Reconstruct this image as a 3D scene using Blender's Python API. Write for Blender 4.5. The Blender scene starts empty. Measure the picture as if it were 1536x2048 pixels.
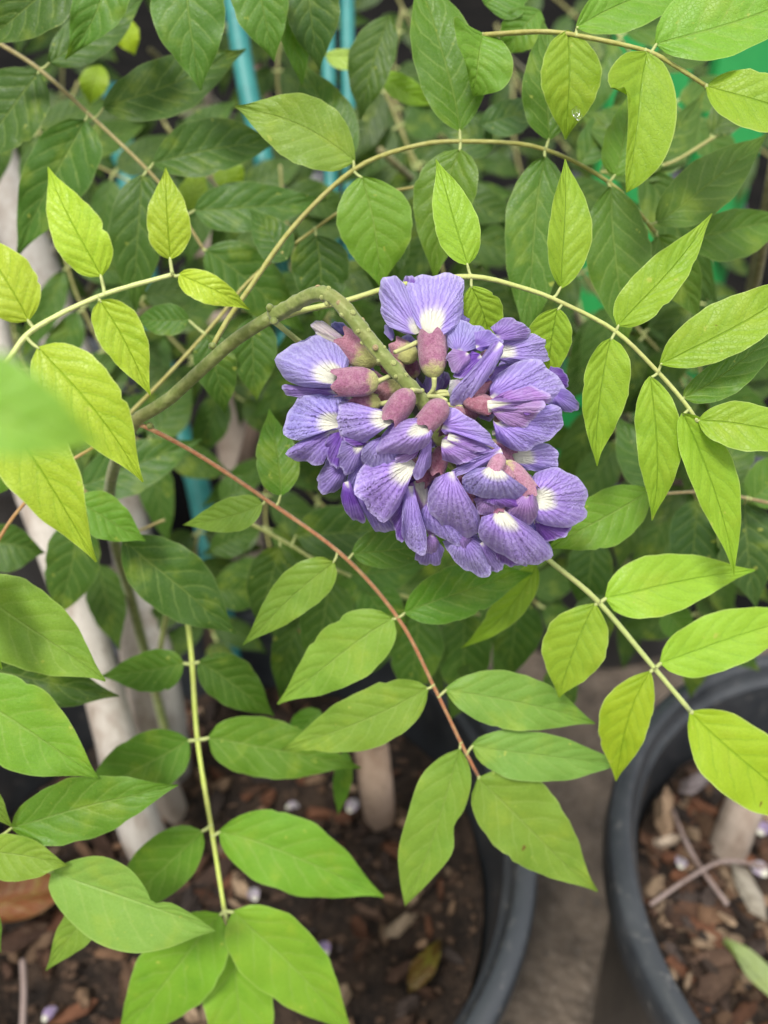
import bpy, bmesh, math, random
import numpy as np
from mathutils import Vector, Matrix

# ------------------------------------------------------------------ camera, sky, sun, exposure
SC = bpy.context.scene
COL = SC.collection
F = 1647.0                     # focal length in photograph pixels (photo 1536 x 2048)
PITCH = math.radians(38.0)
CAM_Z = 0.665
cam_data = bpy.data.cameras.new('camera')
cam = bpy.data.objects.new('camera', cam_data)
COL.objects.link(cam)
cam.location = (0, 0, CAM_Z)
cam.rotation_euler = (math.pi / 2 - PITCH, 0, 0)
cam_data.sensor_fit = 'HORIZONTAL'
cam_data.sensor_width = 36.0
cam_data.lens = 36.0 * F / 1536.0
cam_data.clip_start = 0.01
cam_data.clip_end = 500.0
cam_data.dof.use_dof = True
cam_data.dof.focus_distance = 0.206
cam_data.dof.aperture_fstop = 12.5
SC.camera = cam

SUN_EL, SUN_AZ = 62.0, -35.0   # high, soft light from above and slightly behind the left shoulder
world = bpy.data.worlds.new('World')
SC.world = world
world.use_nodes = True
wn = world.node_tree.nodes
wl = world.node_tree.links
wn.clear()
w_out = wn.new('ShaderNodeOutputWorld')
w_bg = wn.new('ShaderNodeBackground')
w_sky = wn.new('ShaderNodeTexSky')
w_sky.sky_type = 'NISHITA'
w_sky.sun_disc = False
w_sky.sun_elevation = math.radians(SUN_EL)
w_sky.sun_rotation = math.radians(180 + SUN_AZ)
w_sky.air_density = 1.0
w_sky.dust_density = 3.0
w_hs = wn.new('ShaderNodeHueSaturation')
w_hs.inputs['Saturation'].default_value = 0.22     # thin white cloud
wl.new(w_sky.outputs[0], w_hs.inputs['Color'])
wl.new(w_hs.outputs[0], w_bg.inputs['Color'])
w_bg.inputs['Strength'].default_value = 0.065
wl.new(w_bg.outputs[0], w_out.inputs['Surface'])

sun_data = bpy.data.lights.new('sun', 'SUN')
sun_data.energy = 1.5
sun_data.angle = math.radians(14)
sun_data.color = (1.0, 0.965, 0.91)
sun = bpy.data.objects.new('sun', sun_data)
COL.objects.link(sun)
sun.rotation_euler = (math.radians(90 - SUN_EL), 0, math.radians(SUN_AZ))
sun.location = (0, 0, 3)

SC.view_settings.view_transform = 'Standard'
SC.view_settings.look = 'None'
SC.view_settings.gamma = 1.0
SC.view_settings.exposure = 1.62
SC.cycles.max_bounces = 8
SC.cycles.transmission_bounces = 6

# ------------------------------------------------------------------ helpers
CP, SP = math.cos(PITCH), math.sin(PITCH)

def P(px, py, d):
    """photo pixel + distance along the view axis (m) -> world point"""
    x = (px - 768.0) / F * d
    y = (1024.0 - py) / F * d
    return Vector((x, y * SP + d * CP, CAM_Z + y * CP - d * SP))

def on_z(px, py, z):
    x = (px - 768.0) / F
    y = (1024.0 - py) / F
    dz = y * CP - SP
    d = (z - CAM_Z) / dz
    return P(px, py, d)

def to_pix(p):
    """world point -> pixel and distance (used only to attach stalks)"""
    v = Vector(p) - Vector((0, 0, CAM_Z))
    d = v.y * CP - v.z * SP
    y = v.y * SP + v.z * CP
    return 768 + v.x / d * F, 1024 - y / d * F, d

def lerp(a, b, t):
    return a + (b - a) * t

def sstep(a, b, x):
    t = min(1, max(0, (x - a) / (b - a)))
    return t * t * (3 - 2 * t)

def catmull(pts, n):
    """resample a list of tuples/vectors with a Catmull-Rom spline into n+1 points, even in length"""
    A = np.array([tuple(p) for p in pts], float)
    if len(A) == 2:
        return [A[0] + (A[1] - A[0]) * i / n for i in range(n + 1)]
    Q = np.vstack([2 * A[0] - A[1], A, 2 * A[-1] - A[-2]])
    out = []
    K = 10
    for i in range(1, len(Q) - 2):
        p0, p1, p2, p3 = Q[i - 1], Q[i], Q[i + 1], Q[i + 2]
        for k in range(K):
            t = k / K
            out.append(0.5 * ((2 * p1) + (-p0 + p2) * t + (2 * p0 - 5 * p1 + 4 * p2 - p3) * t * t + (-p0 + 3 * p1 - 3 * p2 + p3) * t ** 3))
    out.append(A[-1])
    out = np.array(out)
    seg = np.linalg.norm(np.diff(out, axis=0), axis=1)
    s = np.concatenate([[0], np.cumsum(seg)])
    tt = np.linspace(0, s[-1], n + 1)
    return [np.array([np.interp(t, s, out[:, j]) for j in range(out.shape[1])]) for t in tt]

def tag(o, label=None, cat=None, group=None, kind=None):
    if label: o['label'] = label
    if cat: o['category'] = cat
    if group: o['group'] = group
    if kind: o['kind'] = kind
    return o

def empty(name, loc, parent=None):
    o = bpy.data.objects.new(name, None)
    o.empty_display_size = 0.01
    COL.objects.link(o)
    loc = Vector(loc)
    if parent is None:
        o.location = loc
    else:
        o.parent = parent
        o.location = loc - Vector(parent['_w'])
    o['_w'] = tuple(loc)
    return o

def mesh_obj(name, me, mat, parent=None, color=None, loc=None):
    """mesh given in world coordinates (or around loc) as an object, child of parent"""
    o = bpy.data.objects.new(name, me)
    if mat is not None and len(me.materials) == 0:
        me.materials.append(mat)
    COL.objects.link(o)
    w = Vector(loc) if loc is not None else Vector((0, 0, 0))
    if parent is not None:
        o.parent = parent
        o.location = w - Vector(parent['_w'])
    else:
        o.location = w
    o['_w'] = tuple(w)
    if color is not None:
        o.color = color
    return o

def grid_mesh(name, V, nu, nv, smooth=True):
    """V: (nu+1)*(nv+1) points, with UV u along, v across"""
    me = bpy.data.meshes.new(name)
    f = []
    W = nv + 1
    for i in range(nu):
        for j in range(nv):
            a = i * W + j
            f.append((a, a + 1, a + W + 1, a + W))
    me.from_pydata([tuple(v) for v in V], [], f)
    uv = me.uv_layers.new(name='UVMap')
    idx = np.zeros(len(me.loops), dtype=np.int32)
    me.loops.foreach_get('vertex_index', idx)
    u = (idx // W) / nu
    v = (idx % W) / nv
    uv.data.foreach_set('uv', np.stack([u, v], 1).astype(np.float32).ravel())
    if smooth:
        me.polygons.foreach_set('use_smooth', [True] * len(me.polygons))
    return me

class MB:
    """collects tubes, lumps and lathes into one mesh"""
    def __init__(self):
        self.v, self.f = [], []
    def tube(self, pts, rad, seg=8, cap=True, ridge=0.0):
        n = len(pts)
        pts = [Vector(tuple(p)) for p in pts]
        up = None
        base = len(self.v)
        for i in range(n):
            t = (pts[min(i + 1, n - 1)] - pts[max(i - 1, 0)]).normalized()
            if up is None:
                up = t.orthogonal().normalized()
            up = (up - t * up.dot(t)).normalized()
            b = t.cross(up)
            r = rad[i] if hasattr(rad, '__len__') else rad
            for k in range(seg):
                a = 2 * math.pi * k / seg
                self.v.append(pts[i] + (up * math.cos(a) + b * math.sin(a)) * r * (1 + ridge * math.cos(5 * a + i * .05)))
        for i in range(n - 1):
            for k in range(seg):
                a = base + i * seg + k
                b2 = base + i * seg + (k + 1) % seg
                self.f.append((a, b2, b2 + seg, a + seg))
        if cap:
            self.f.append(tuple(base + k for k in range(seg))[::-1])
            self.f.append(tuple(base + (n - 1) * seg + k for k in range(seg)))
        return self
    def blob(self, c, r, seg=8, rings=5, sc=(1, 1, 1), jit=0, rnd=random):
        base = len(self.v)
        c = Vector(c)
        for i in range(1, rings):
            th = math.pi * i / rings
            for k in range(seg):
                a = 2 * math.pi * k / seg
                q = 1 + (rnd.random() - .5) * jit
                self.v.append(c + Vector((math.sin(th) * math.cos(a) * sc[0], math.sin(th) * math.sin(a) * sc[1], math.cos(th) * sc[2])) * r * q)
        self.v.append(c + Vector((0, 0, r * sc[2])))
        self.v.append(c - Vector((0, 0, r * sc[2])))
        T, B = len(self.v) - 2, len(self.v) - 1
        for i in range(rings - 2):
            for k in range(seg):
                a = base + i * seg + k
                b = base + i * seg + (k + 1) % seg
                self.f.append((a, a + seg, b + seg, b))
        for k in range(seg):
            self.f.append((T, base + k, base + (k + 1) % seg))
            l = base + (rings - 2) * seg
            self.f.append((B, l + (k + 1) % seg, l + k))
        return self
    def lathe(self, prof, c, seg=96, closed=False):
        base = len(self.v)
        n = len(prof)
        for (r, z) in prof:
            for k in range(seg):
                a = 2 * math.pi * k / seg
                self.v.append(Vector((c[0] + r * math.cos(a), c[1] + r * math.sin(a), c[2] + z)))
        for i in range(n - 1):
            for k in range(seg):
                a = base + i * seg + k
                b = base + i * seg + (k + 1) % seg
                self.f.append((a, b, b + seg, a + seg))
        return self
    def build(self, name, mat, parent=None, color=None, smooth=True, loc=None):
        me = bpy.data.meshes.new(name)
        w = Vector(loc) if loc is not None else Vector((0, 0, 0))
        me.from_pydata([tuple(Vector(v) - w) for v in self.v], [], self.f)
        if smooth:
            me.polygons.foreach_set('use_smooth', [True] * len(me.polygons))
        return mesh_obj(name, me, mat, parent, color, loc)

# ------------------------------------------------------------------ materials
class NT:
    def __init__(self, name):
        self.m = bpy.data.materials.new(name)
        self.m.use_nodes = True
        self.n = self.m.node_tree.nodes
        self.l = self.m.node_tree.links
        self.n.clear()
        self.out = self.n.new('ShaderNodeOutputMaterial')
    def node(self, t, **kw):
        nd = self.n.new(t)
        for k, v in kw.items():
            setattr(nd, k, v)
        return nd
    def set(self, sock, v):
        if hasattr(v, 'links') or isinstance(v, bpy.types.NodeSocket):
            self.l.new(v, sock)
        else:
            sock.default_value = v
    def math(self, op, a, b=0.0, c=None, clamp=False):
        nd = self.node('ShaderNodeMath', operation=op)
        nd.use_clamp = clamp
        self.set(nd.inputs[0], a)
        self.set(nd.inputs[1], b)
        if c is not None:
            self.set(nd.inputs[2], c)
        return nd.outputs[0]
    def smooth(self, x, a, b, lo=0.0, hi=1.0):
        nd = self.node('ShaderNodeMapRange', interpolation_type='SMOOTHSTEP')
        self.set(nd.inputs['Value'], x)
        self.set(nd.inputs['From Min'], a)
        self.set(nd.inputs['From Max'], b)
        nd.inputs['To Min'].default_value = lo
        nd.inputs['To Max'].default_value = hi
        return nd.outputs[0]
    def mix(self, f, a, b, mode='MIX'):
        nd = self.node('ShaderNodeMix', data_type='RGBA', blend_type=mode)
        nd.clamp_factor = True
        self.set(nd.inputs['Factor'], f)
        self.set(nd.inputs['A'], a)
        self.set(nd.inputs['B'], b)
        return nd.outputs['Result']
    def noise(self, vec, scale, detail=3.0, rough=0.55, dist=0.0, out=0):
        nd = self.node('ShaderNodeTexNoise')
        if vec is not None:
            self.l.new(vec, nd.inputs['Vector'])
        nd.inputs['Scale'].default_value = scale
        nd.inputs['Detail'].default_value = detail
        nd.inputs['Roughness'].default_value = rough
        nd.inputs['Distortion'].default_value = dist
        return nd.outputs[out]
    def bump(self, h, strength, dist):
        nd = self.node('ShaderNodeBump')
        nd.inputs['Strength'].default_value = strength
        nd.inputs['Distance'].default_value = dist
        self.l.new(h, nd.inputs['Height'])
        return nd.outputs[0]
    def principled(self, col, rough=0.5, spec=0.4, normal=None, **kw):
        nd = self.node('ShaderNodeBsdfPrincipled')
        self.set(nd.inputs['Base Color'], col)
        self.set(nd.inputs['Roughness'], rough)
        nd.inputs['Specular IOR Level'].default_value = spec
        if normal is not None:
            self.l.new(normal, nd.inputs['Normal'])
        for k, v in kw.items():
            self.set(nd.inputs[k.replace('_', ' ')], v)
        return nd.outputs[0]
    def done(self, sh):
        self.l.new(sh, self.out.inputs['Surface'])
        return self.m

def rgba(r, g, b, a=1.0):
    return (r, g, b, a)

def m_leaf():
    t = NT('leaf_blade')
    uvn = t.node('ShaderNodeUVMap')
    sep = t.node('ShaderNodeSeparateXYZ')
    t.l.new(uvn.outputs[0], sep.inputs[0])
    u, v = sep.outputs[0], sep.outputs[1]
    oi = t.node('ShaderNodeObjectInfo')
    rnd = oi.outputs['Random']
    pol = oi.outputs['Alpha']
    geo = t.node('ShaderNodeTexCoord')
    off = t.node('ShaderNodeVectorMath', operation='ADD')
    t.l.new(geo.outputs['Object'], off.inputs[0])
    cx = t.node('ShaderNodeCombineXYZ')
    t.l.new(rnd, cx.inputs[0]); t.l.new(rnd, cx.inputs[1])
    t.l.new(cx.outputs[0], off.inputs[1])
    vec = off.outputs[0]
    s = t.math('SUBTRACT', v, 0.5)
    vc = t.math('MULTIPLY', t.math('ABSOLUTE', s), 2.0)
    n1 = t.noise(vec, 260, 2)
    warp = t.math('MULTIPLY', t.math('SUBTRACT', n1, 0.5), 0.05)
    # lateral veins run outward and towards the tip
    q = t.math('MULTIPLY', t.math('ADD', t.math('SUBTRACT', u, t.math('MULTIPLY', vc, 0.26)), warp), 7.0)
    side = t.math('MULTIPLY', t.math('GREATER_THAN', s, 0.0), 0.45)
    fr = t.math('ABSOLUTE', t.math('SUBTRACT', t.math('FRACT', t.math('ADD', q, side)), 0.5))
    lat = t.math('MULTIPLY', t.smooth(fr, 0.10, 0.0), t.smooth(vc, 0.98, 0.55))
    latw = t.math('MULTIPLY', t.smooth(fr, 0.42, 0.0), t.smooth(vc, 1.0, 0.6))
    midw = t.math('ADD', 0.05, t.math('MULTIPLY', u, -0.02))
    mid = t.smooth(vc, midw, 0.0)
    # fine net of veins
    vor = t.node('ShaderNodeTexVoronoi', feature='DISTANCE_TO_EDGE')
    t.l.new(vec, vor.inputs['Vector'])
    vor.inputs['Scale'].default_value = 900
    net = t.smooth(vor.outputs['Distance'], 0.10, 0.0)
    base = oi.outputs['Color']
    hs = t.node('ShaderNodeHueSaturation')
    t.l.new(base, hs.inputs['Color'])
    t.l.new(t.math('ADD', 0.496, t.math('MULTIPLY', rnd, 0.009)), hs.inputs['Hue'])
    t.l.new(t.math('ADD', 0.92, t.math('MULTIPLY', rnd, 0.18)), hs.inputs['Value'])
    c = hs.outputs[0]
    # soft mottling: yellower and deeper green areas
    nb = t.noise(vec, 75, 3, 0.6)
    c = t.mix(t.smooth(nb, 0.52, 0.75, 0, 0.55), c, t.mix(0.5, c, rgba(0.42, 0.50, 0.05)))
    c = t.mix(t.smooth(nb, 0.48, 0.28, 0, 0.45), c, t.mix(1.0, c, rgba(0.62, 0.78, 0.62), 'MULTIPLY'))
    spots = t.noise(vec, 310, 2, 0.5)
    c = t.mix(t.smooth(spots, 0.70, 0.78, 0, 0.55), c, rgba(0.50, 0.52, 0.10))
    speck = t.noise(vec, 170, 2, 0.4)
    c = t.mix(t.smooth(speck, 0.775, 0.80, 0, 0.85), c, rgba(0.16, 0.08, 0.02))
    # veins: paler on grown leaves (alpha 1), deeper on the young lime ones (alpha 0), midrib groove shade put in the colour
    vl = t.mix(0.45, c, rgba(0.42, 0.52, 0.16))
    vd = t.mix(1.0, c, rgba(0.55, 0.72, 0.30), 'MULTIPLY')
    vcol = t.mix(pol, vd, vl)
    c = t.mix(t.math('MULTIPLY', mid, 0.62), c, vcol)
    c = t.mix(t.math('MULTIPLY', lat, 0.50), c, vcol)
    gr = t.noise(vec, 1500, 2, 0.6)
    c = t.mix(t.smooth(gr, 0.35, 0.7, 0, 0.22), c, t.mix(1.0, c, rgba(0.6, 0.7, 0.5), 'MULTIPLY'))
    c = t.mix(t.math('MULTIPLY', net, 0.16), c, vcol)
    # downy pale margin
    c = t.mix(t.math('MULTIPLY', t.smooth(vc, 0.94, 0.99), t.math('SUBTRACT', 0.75, t.math('MULTIPLY', pol, 0.5))), c, t.mix(0.5, c, rgba(0.62, 0.70, 0.30)))
    # relief
    h = t.math('ADD', t.math('MULTIPLY', latw, -0.42), t.math('MULTIPLY', mid, -0.6))
    h = t.math('ADD', h, t.math('MULTIPLY', net, -0.12))
    h = t.math('ADD', h, t.math('MULTIPLY', nb, 1.2))
    bmp = t.bump(h, 0.7, 0.0006)
    fine = t.noise(vec, 2600, 2)
    ro = t.math('ADD', 0.33, t.math('MULTIPLY', fine, 0.22))
    pr = t.principled(c, ro, 0.33, bmp)
    tr = t.node('ShaderNodeBsdfTranslucent')
    t.l.new(t.mix(1.0, c, rgba(1.15, 1.25, 0.55), 'MULTIPLY'), tr.inputs['Color'])
    t.l.new(bmp, tr.inputs['Normal'])
    mx = t.node('ShaderNodeMixShader')
    mx.inputs[0].default_value = 0.38
    t.l.new(pr, mx.inputs[1]); t.l.new(tr.outputs[0], mx.inputs[2])
    return t.done(mx.outputs[0])

def m_petal():
    t = NT('petal_skin')
    uvn = t.node('ShaderNodeUVMap')
    sep = t.node('ShaderNodeSeparateXYZ')
    t.l.new(uvn.outputs[0], sep.inputs[0])
    u, v = sep.outputs[0], sep.outputs[1]
    oi = t.node('ShaderNodeObjectInfo')
    base, thr, rnd = oi.outputs['Color'], oi.outputs['Alpha'], oi.outputs['Random']
    tc = t.node('ShaderNodeTexCoord')
    vec = tc.outputs['Object']
    vc = t.math('MULTIPLY', t.math('ABSOLUTE', t.math('SUBTRACT', v, 0.5)), 2.0)
    n = t.noise(vec, 230, 3)
    n2 = t.noise(vec, 900, 2)
    w = t.math('ADD', t.math('MULTIPLY', v, 15.0), t.math('MULTIPLY', t.math('SUBTRACT', n2, 0.5), 0.9))
    w = t.math('ADD', w, t.math('MULTIPLY', rnd, 5.0))
    fr = t.math('ABSOLUTE', t.math('SUBTRACT', t.math('FRACT', w), 0.5))
    # finer branching veins towards the rim
    w2 = t.math('ADD', t.math('MULTIPLY', v, 31.0), t.math('MULTIPLY', t.math('SUBTRACT', n2, 0.5), 1.6))
    fr2 = t.math('ABSOLUTE', t.math('SUBTRACT', t.math('FRACT', w2), 0.5))
    st = t.math('MULTIPLY', t.smooth(fr, 0.28, 0.02), t.smooth(u, 0.10, 0.35))
    st2 = t.math('MULTIPLY', t.smooth(fr2, 0.30, 0.05), t.smooth(u, 0.45, 0.75))
    st = t.math('MAXIMUM', st, t.math('MULTIPLY', st2, 0.7))
    c = t.mix(t.smooth(n, 0.35, 0.7, 0, 0.55), base, t.mix(0.45, base, rgba(0.66, 0.60, 0.90)))
    deep = t.mix(1.0, base, rgba(0.52, 0.42, 0.70), 'MULTIPLY')
    c = t.mix(t.math('MULTIPLY', st, 0.44), c, deep)
    # violet flush in the lower third, bluer and paler rim
    c = t.mix(t.smooth(u, 0.80, 0.25, 0, 0.60), c, t.mix(1.0, c, rgba(0.74, 0.52, 0.86), 'MULTIPLY'))
    rim = t.smooth(u, 0.90, 0.99)
    c = t.mix(t.math('MULTIPLY', rim, 0.45), c, rgba(0.62, 0.58, 0.86))
    # white throat, its length in the object colour's alpha
    d = t.math('ADD', u, t.math('MULTIPLY', t.math('POWER', vc, 2.0), 0.22))
    d = t.math('ADD', d, t.math('MULTIPLY', t.math('SUBTRACT', n2, 0.5), 0.10))
    th = t.node('ShaderNodeMapRange', interpolation_type='SMOOTHSTEP')
    t.l.new(d, th.inputs['Value'])
    t.l.new(t.math('ADD', thr, 0.20), th.inputs['From Min'])
    t.l.new(t.math('SUBTRACT', thr, 0.02), th.inputs['From Max'])
    c = t.mix(th.outputs[0], c, rgba(0.76, 0.75, 0.62))
    wr = t.noise(vec, 700, 3, 0.6, 0.8)
    h = t.math('ADD', t.math('MULTIPLY', st, -0.6), t.math('MULTIPLY', n, 1.6))
    h = t.math('ADD', h, t.math('MULTIPLY', wr, 0.9))
    bmp = t.bump(h, 0.7, 0.0006)
    wet = t.noise(vec, 420, 3, 0.6, 0.6)
    ro = t.smooth(wet, 0.60, 0.68, 0.48, 0.14)
    pr = t.principled(c, ro, 0.42, bmp)
    tr = t.node('ShaderNodeBsdfTranslucent')
    t.l.new(c, tr.inputs['Color'])
    mx = t.node('ShaderNodeMixShader')
    mx.inputs[0].default_value = 0.34
    t.l.new(pr, mx.inputs[1]); t.l.new(tr.outputs[0], mx.inputs[2])
    return t.done(mx.outputs[0])

def m_stem():
    """rachis and stalks: colour from the object, downy, finely ribbed"""
    t = NT('green_stalk')
    oi = t.node('ShaderNodeObjectInfo')
    tc = t.node('ShaderNodeTexCoord')
    n = t.noise(tc.outputs['Object'], 420, 3)
    n2 = t.noise(tc.outputs['Object'], 60, 2)
    c = t.mix(t.smooth(n, 0.35, 0.7, 0, 0.5), oi.outputs['Color'], t.mix(0.4, oi.outputs['Color'], rgba(0.55, 0.55, 0.25)))
    c = t.mix(t.smooth(n2, 0.5, 0.75, 0, 0.35), c, rgba(0.22, 0.16, 0.06))
    pr = t.principled(c, 0.55, 0.35, t.bump(n, 0.7, 0.0007), Sheen_Weight=0.2, Sheen_Roughness=0.5)
    return t.done(pr)

def m_calyx():
    t = NT('calyx_skin')
    uvn = t.node('ShaderNodeUVMap')
    sep = t.node('ShaderNodeSeparateXYZ')
    t.l.new(uvn.outputs[0], sep.inputs[0])
    u = sep.outputs[0]
    oi = t.node('ShaderNodeObjectInfo')
    tc = t.node('ShaderNodeTexCoord')
    n = t.noise(tc.outputs['Object'], 620, 4, 0.65)
    f = t.noise(tc.outputs['Object'], 2600, 3, 0.7)
    c = t.mix(t.smooth(n, 0.35, 0.72, 0, 0.75), oi.outputs['Color'], t.mix(0.5, oi.outputs['Color'], rgba(0.52, 0.34, 0.38)))
    c = t.mix(t.smooth(f, 0.42, 0.66, 0, 0.7), c, t.mix(1.0, c, rgba(0.55, 0.42, 0.42), 'MULTIPLY'))
    g = t.math('SUBTRACT', u, t.math('MULTIPLY', t.math('SUBTRACT', n, 0.5), 0.5))
    th = t.node('ShaderNodeMapRange', interpolation_type='SMOOTHSTEP')
    t.l.new(g, th.inputs['Value'])
    t.l.new(oi.outputs['Alpha'], th.inputs['From Min'])
    t.l.new(t.math('SUBTRACT', oi.outputs['Alpha'], 0.30), th.inputs['From Max'])
    c = t.mix(th.outputs[0], c, rgba(0.42, 0.42, 0.14))
    pr = t.principled(c, 0.6, 0.3, t.bump(t.math('ADD', f, n), 0.8, 0.0005), Sheen_Weight=0.25, Sheen_Roughness=0.5)
    return t.done(pr)

def m_plain(name, col, rough, var=0.3, scale=40, bump=0.0, bd=0.001, col2=None, spec=0.4, scale2=None):
    t = NT(name)
    tc = t.node('ShaderNodeTexCoord')
    v = tc.outputs['Object']
    n = t.noise(v, scale, 4, 0.6)
    n2 = t.noise(v, scale2 or scale * 6, 3, 0.6)
    c2 = col2 or tuple(x * 0.5 for x in col)
    c = t.mix(t.smooth(n, 0.35, 0.7, 0, var), rgba(*col), rgba(*c2))
    c = t.mix(t.smooth(n2, 0.4, 0.7, 0, var * 0.5), c, rgba(*[x * 0.6 for x in col]))
    nm = t.bump(t.math('ADD', n, t.math('MULTIPLY', n2, 0.5)), bump, bd) if bump else None
    return t.done(t.principled(c, rough, spec, nm))

def m_objcol(name, rough=0.8, scale=300, bd=0.001):
    t = NT(name)
    oi = t.node('ShaderNodeObjectInfo')
    tc = t.node('ShaderNodeTexCoord')
    n = t.noise(tc.outputs['Object'], scale, 4, 0.65)
    c = t.mix(t.smooth(n, 0.3, 0.7, 0, 0.75), oi.outputs['Color'], t.mix(1.0, oi.outputs['Color'], rgba(0.4, 0.36, 0.33), 'MULTIPLY'))
    return t.done(t.principled(c, rough, 0.3, t.bump(n, 0.7, bd)))

def m_pot():
    t = NT('black_plastic')
    tc = t.node('ShaderNodeTexCoord')
    v = tc.outputs['Object']
    n = t.noise(v, 22, 4, 0.6)
    sc = t.noise(v, 160, 4, 0.7)
    c = t.mix(t.smooth(n, 0.45, 0.75, 0, 0.55), rgba(0.028, 0.032, 0.037), rgba(0.075, 0.080, 0.085))
    c = t.mix(t.smooth(sc, 0.56, 0.74, 0, 0.45), c, rgba(0.19, 0.18, 0.165))
    ro = t.math('ADD', 0.22, t.math('MULTIPLY', n, 0.25))
    return t.done(t.principled(c, ro, 0.6, t.bump(sc, 0.25, 0.0006)))

def m_ground():
    t = NT('nursery_ground')
    tc = t.node('ShaderNodeTexCoord')
    v = tc.outputs['Object']
    a = t.noise(v, 14, 5, 0.65)
    b = t.noise(v, 90, 5, 0.7)
    vor = t.node('ShaderNodeTexVoronoi')
    t.l.new(v, vor.inputs['Vector'])
    vor.inputs['Scale'].default_value = 160
    c = t.mix(t.smooth(a, 0.3, 0.7), rgba(0.060, 0.048, 0.038), rgba(0.23, 0.18, 0.135))
    c = t.mix(t.smooth(b, 0.5, 0.75, 0, 0.6), c, rgba(0.36, 0.30, 0.24))
    c = t.mix(t.smooth(vor.outputs['Distance'], 0.35, 0.1, 0, 0.3), c, rgba(0.30, 0.26, 0.22))
    return t.done(t.principled(c, 0.85, 0.3, t.bump(t.math('ADD', b, vor.outputs['Distance']), 0.8, 0.004)))

def m_soil():
    t = NT('potting_soil')
    tc = t.node('ShaderNodeTexCoord')
    v = tc.outputs['Object']
    a = t.noise(v, 45, 5, 0.7)
    b = t.noise(v, 260, 4, 0.7)
    c = t.mix(t.smooth(a, 0.35, 0.7), rgba(0.012, 0.008, 0.006), rgba(0.06, 0.038, 0.025))
    c = t.mix(t.smooth(b, 0.55, 0.75, 0, 0.6), c, rgba(0.14, 0.09, 0.06))
    return t.done(t.principled(c, 0.85, 0.3, t.bump(t.math('ADD', a, b), 1.0, 0.006)))

def m_wood():
    t = NT('weathered_wood')
    oi = t.node('ShaderNodeObjectInfo')
    tc = t.node('ShaderNodeTexCoord')
    mp = t.node('ShaderNodeMapping')
    mp.inputs['Scale'].default_value = (1, 1, 0.25)
    t.l.new(tc.outputs['Object'], mp.inputs[0])
    v = mp.outputs[0]
    a = t.noise(v, 55, 4, 0.65)
    b = t.noise(v, 330, 4, 0.7)
    c = t.mix(t.smooth(a, 0.42, 0.68, 0, 0.7), oi.outputs['Color'], t.mix(1.0, oi.outputs['Color'], rgba(0.52, 0.44, 0.38), 'MULTIPLY'))
    c = t.mix(t.smooth(b, 0.56, 0.72, 0, 0.6), c, rgba(0.16, 0.12, 0.09))
    return t.done(t.principled(c, 0.75, 0.3, t.bump(t.math('ADD', a, b), 0.6, 0.001)))

LEAF, PETAL, STALK, CALYX = m_leaf(), m_petal(), m_stem(), m_calyx()
PULV = m_plain('downy_leaflet_stalk', (0.40, 0.44, 0.17), 0.65, 0.5, 500, 0.4, 0.0004, (0.28, 0.34, 0.10))
POT, GROUND, SOIL, WOOD = m_pot(), m_ground(), m_soil(), m_wood()
CHIP = m_objcol('bark_chip', 0.85, 220, 0.0015)
TEAL = m_plain('teal_plastic', (0.018, 0.165, 0.155), 0.5, 0.6, 30, 0.2, 0.0006, (0.05, 0.24, 0.22))
GREENP = m_plain('green_plastic', (0.025, 0.30, 0.075), 0.4, 0.4, 20, 0.1, 0.0006, (0.05, 0.38, 0.09))
DROP = None

# leaf colours (linear)
LIME = (0.42, 0.55, 0.075, 0.0)
LIM2 = (0.33, 0.46, 0.04, 0.15)
YOUNG = (0.29, 0.45, 0.060, 0.3)
FRESH = (0.205, 0.335, 0.070, 0.9)
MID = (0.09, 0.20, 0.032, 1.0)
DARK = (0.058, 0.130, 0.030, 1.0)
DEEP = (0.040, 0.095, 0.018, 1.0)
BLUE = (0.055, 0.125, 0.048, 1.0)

# ------------------------------------------------------------------ leaf builder
PROF_T = [0, .03, .08, .15, .25, .36, .48, .60, .72, .82, .90, .955, 1]
PROF_W = [.05, .34, .58, .79, .95, 1.0, .96, .835, .62, .375, .18, .085, .015]
_pt = np.array(PROF_T); _pw = np.array(PROF_W)
_fine = np.linspace(0, 1, 201)
_raw = np.interp(_fine, _pt, _pw)
_ker = np.hanning(17); _ker /= _ker.sum()
_pad = np.concatenate([np.full(8, _raw[0]), _raw, np.full(8, _raw[-1])])
_PROF = np.convolve(_pad, _ker, 'valid')
_PROF[0] = .03

def prof(t, shift=0.0):
    tt = t ** (1 + shift)
    return float(np.interp(tt, _fine, _PROF))

LEAF_N = [0]

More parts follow.
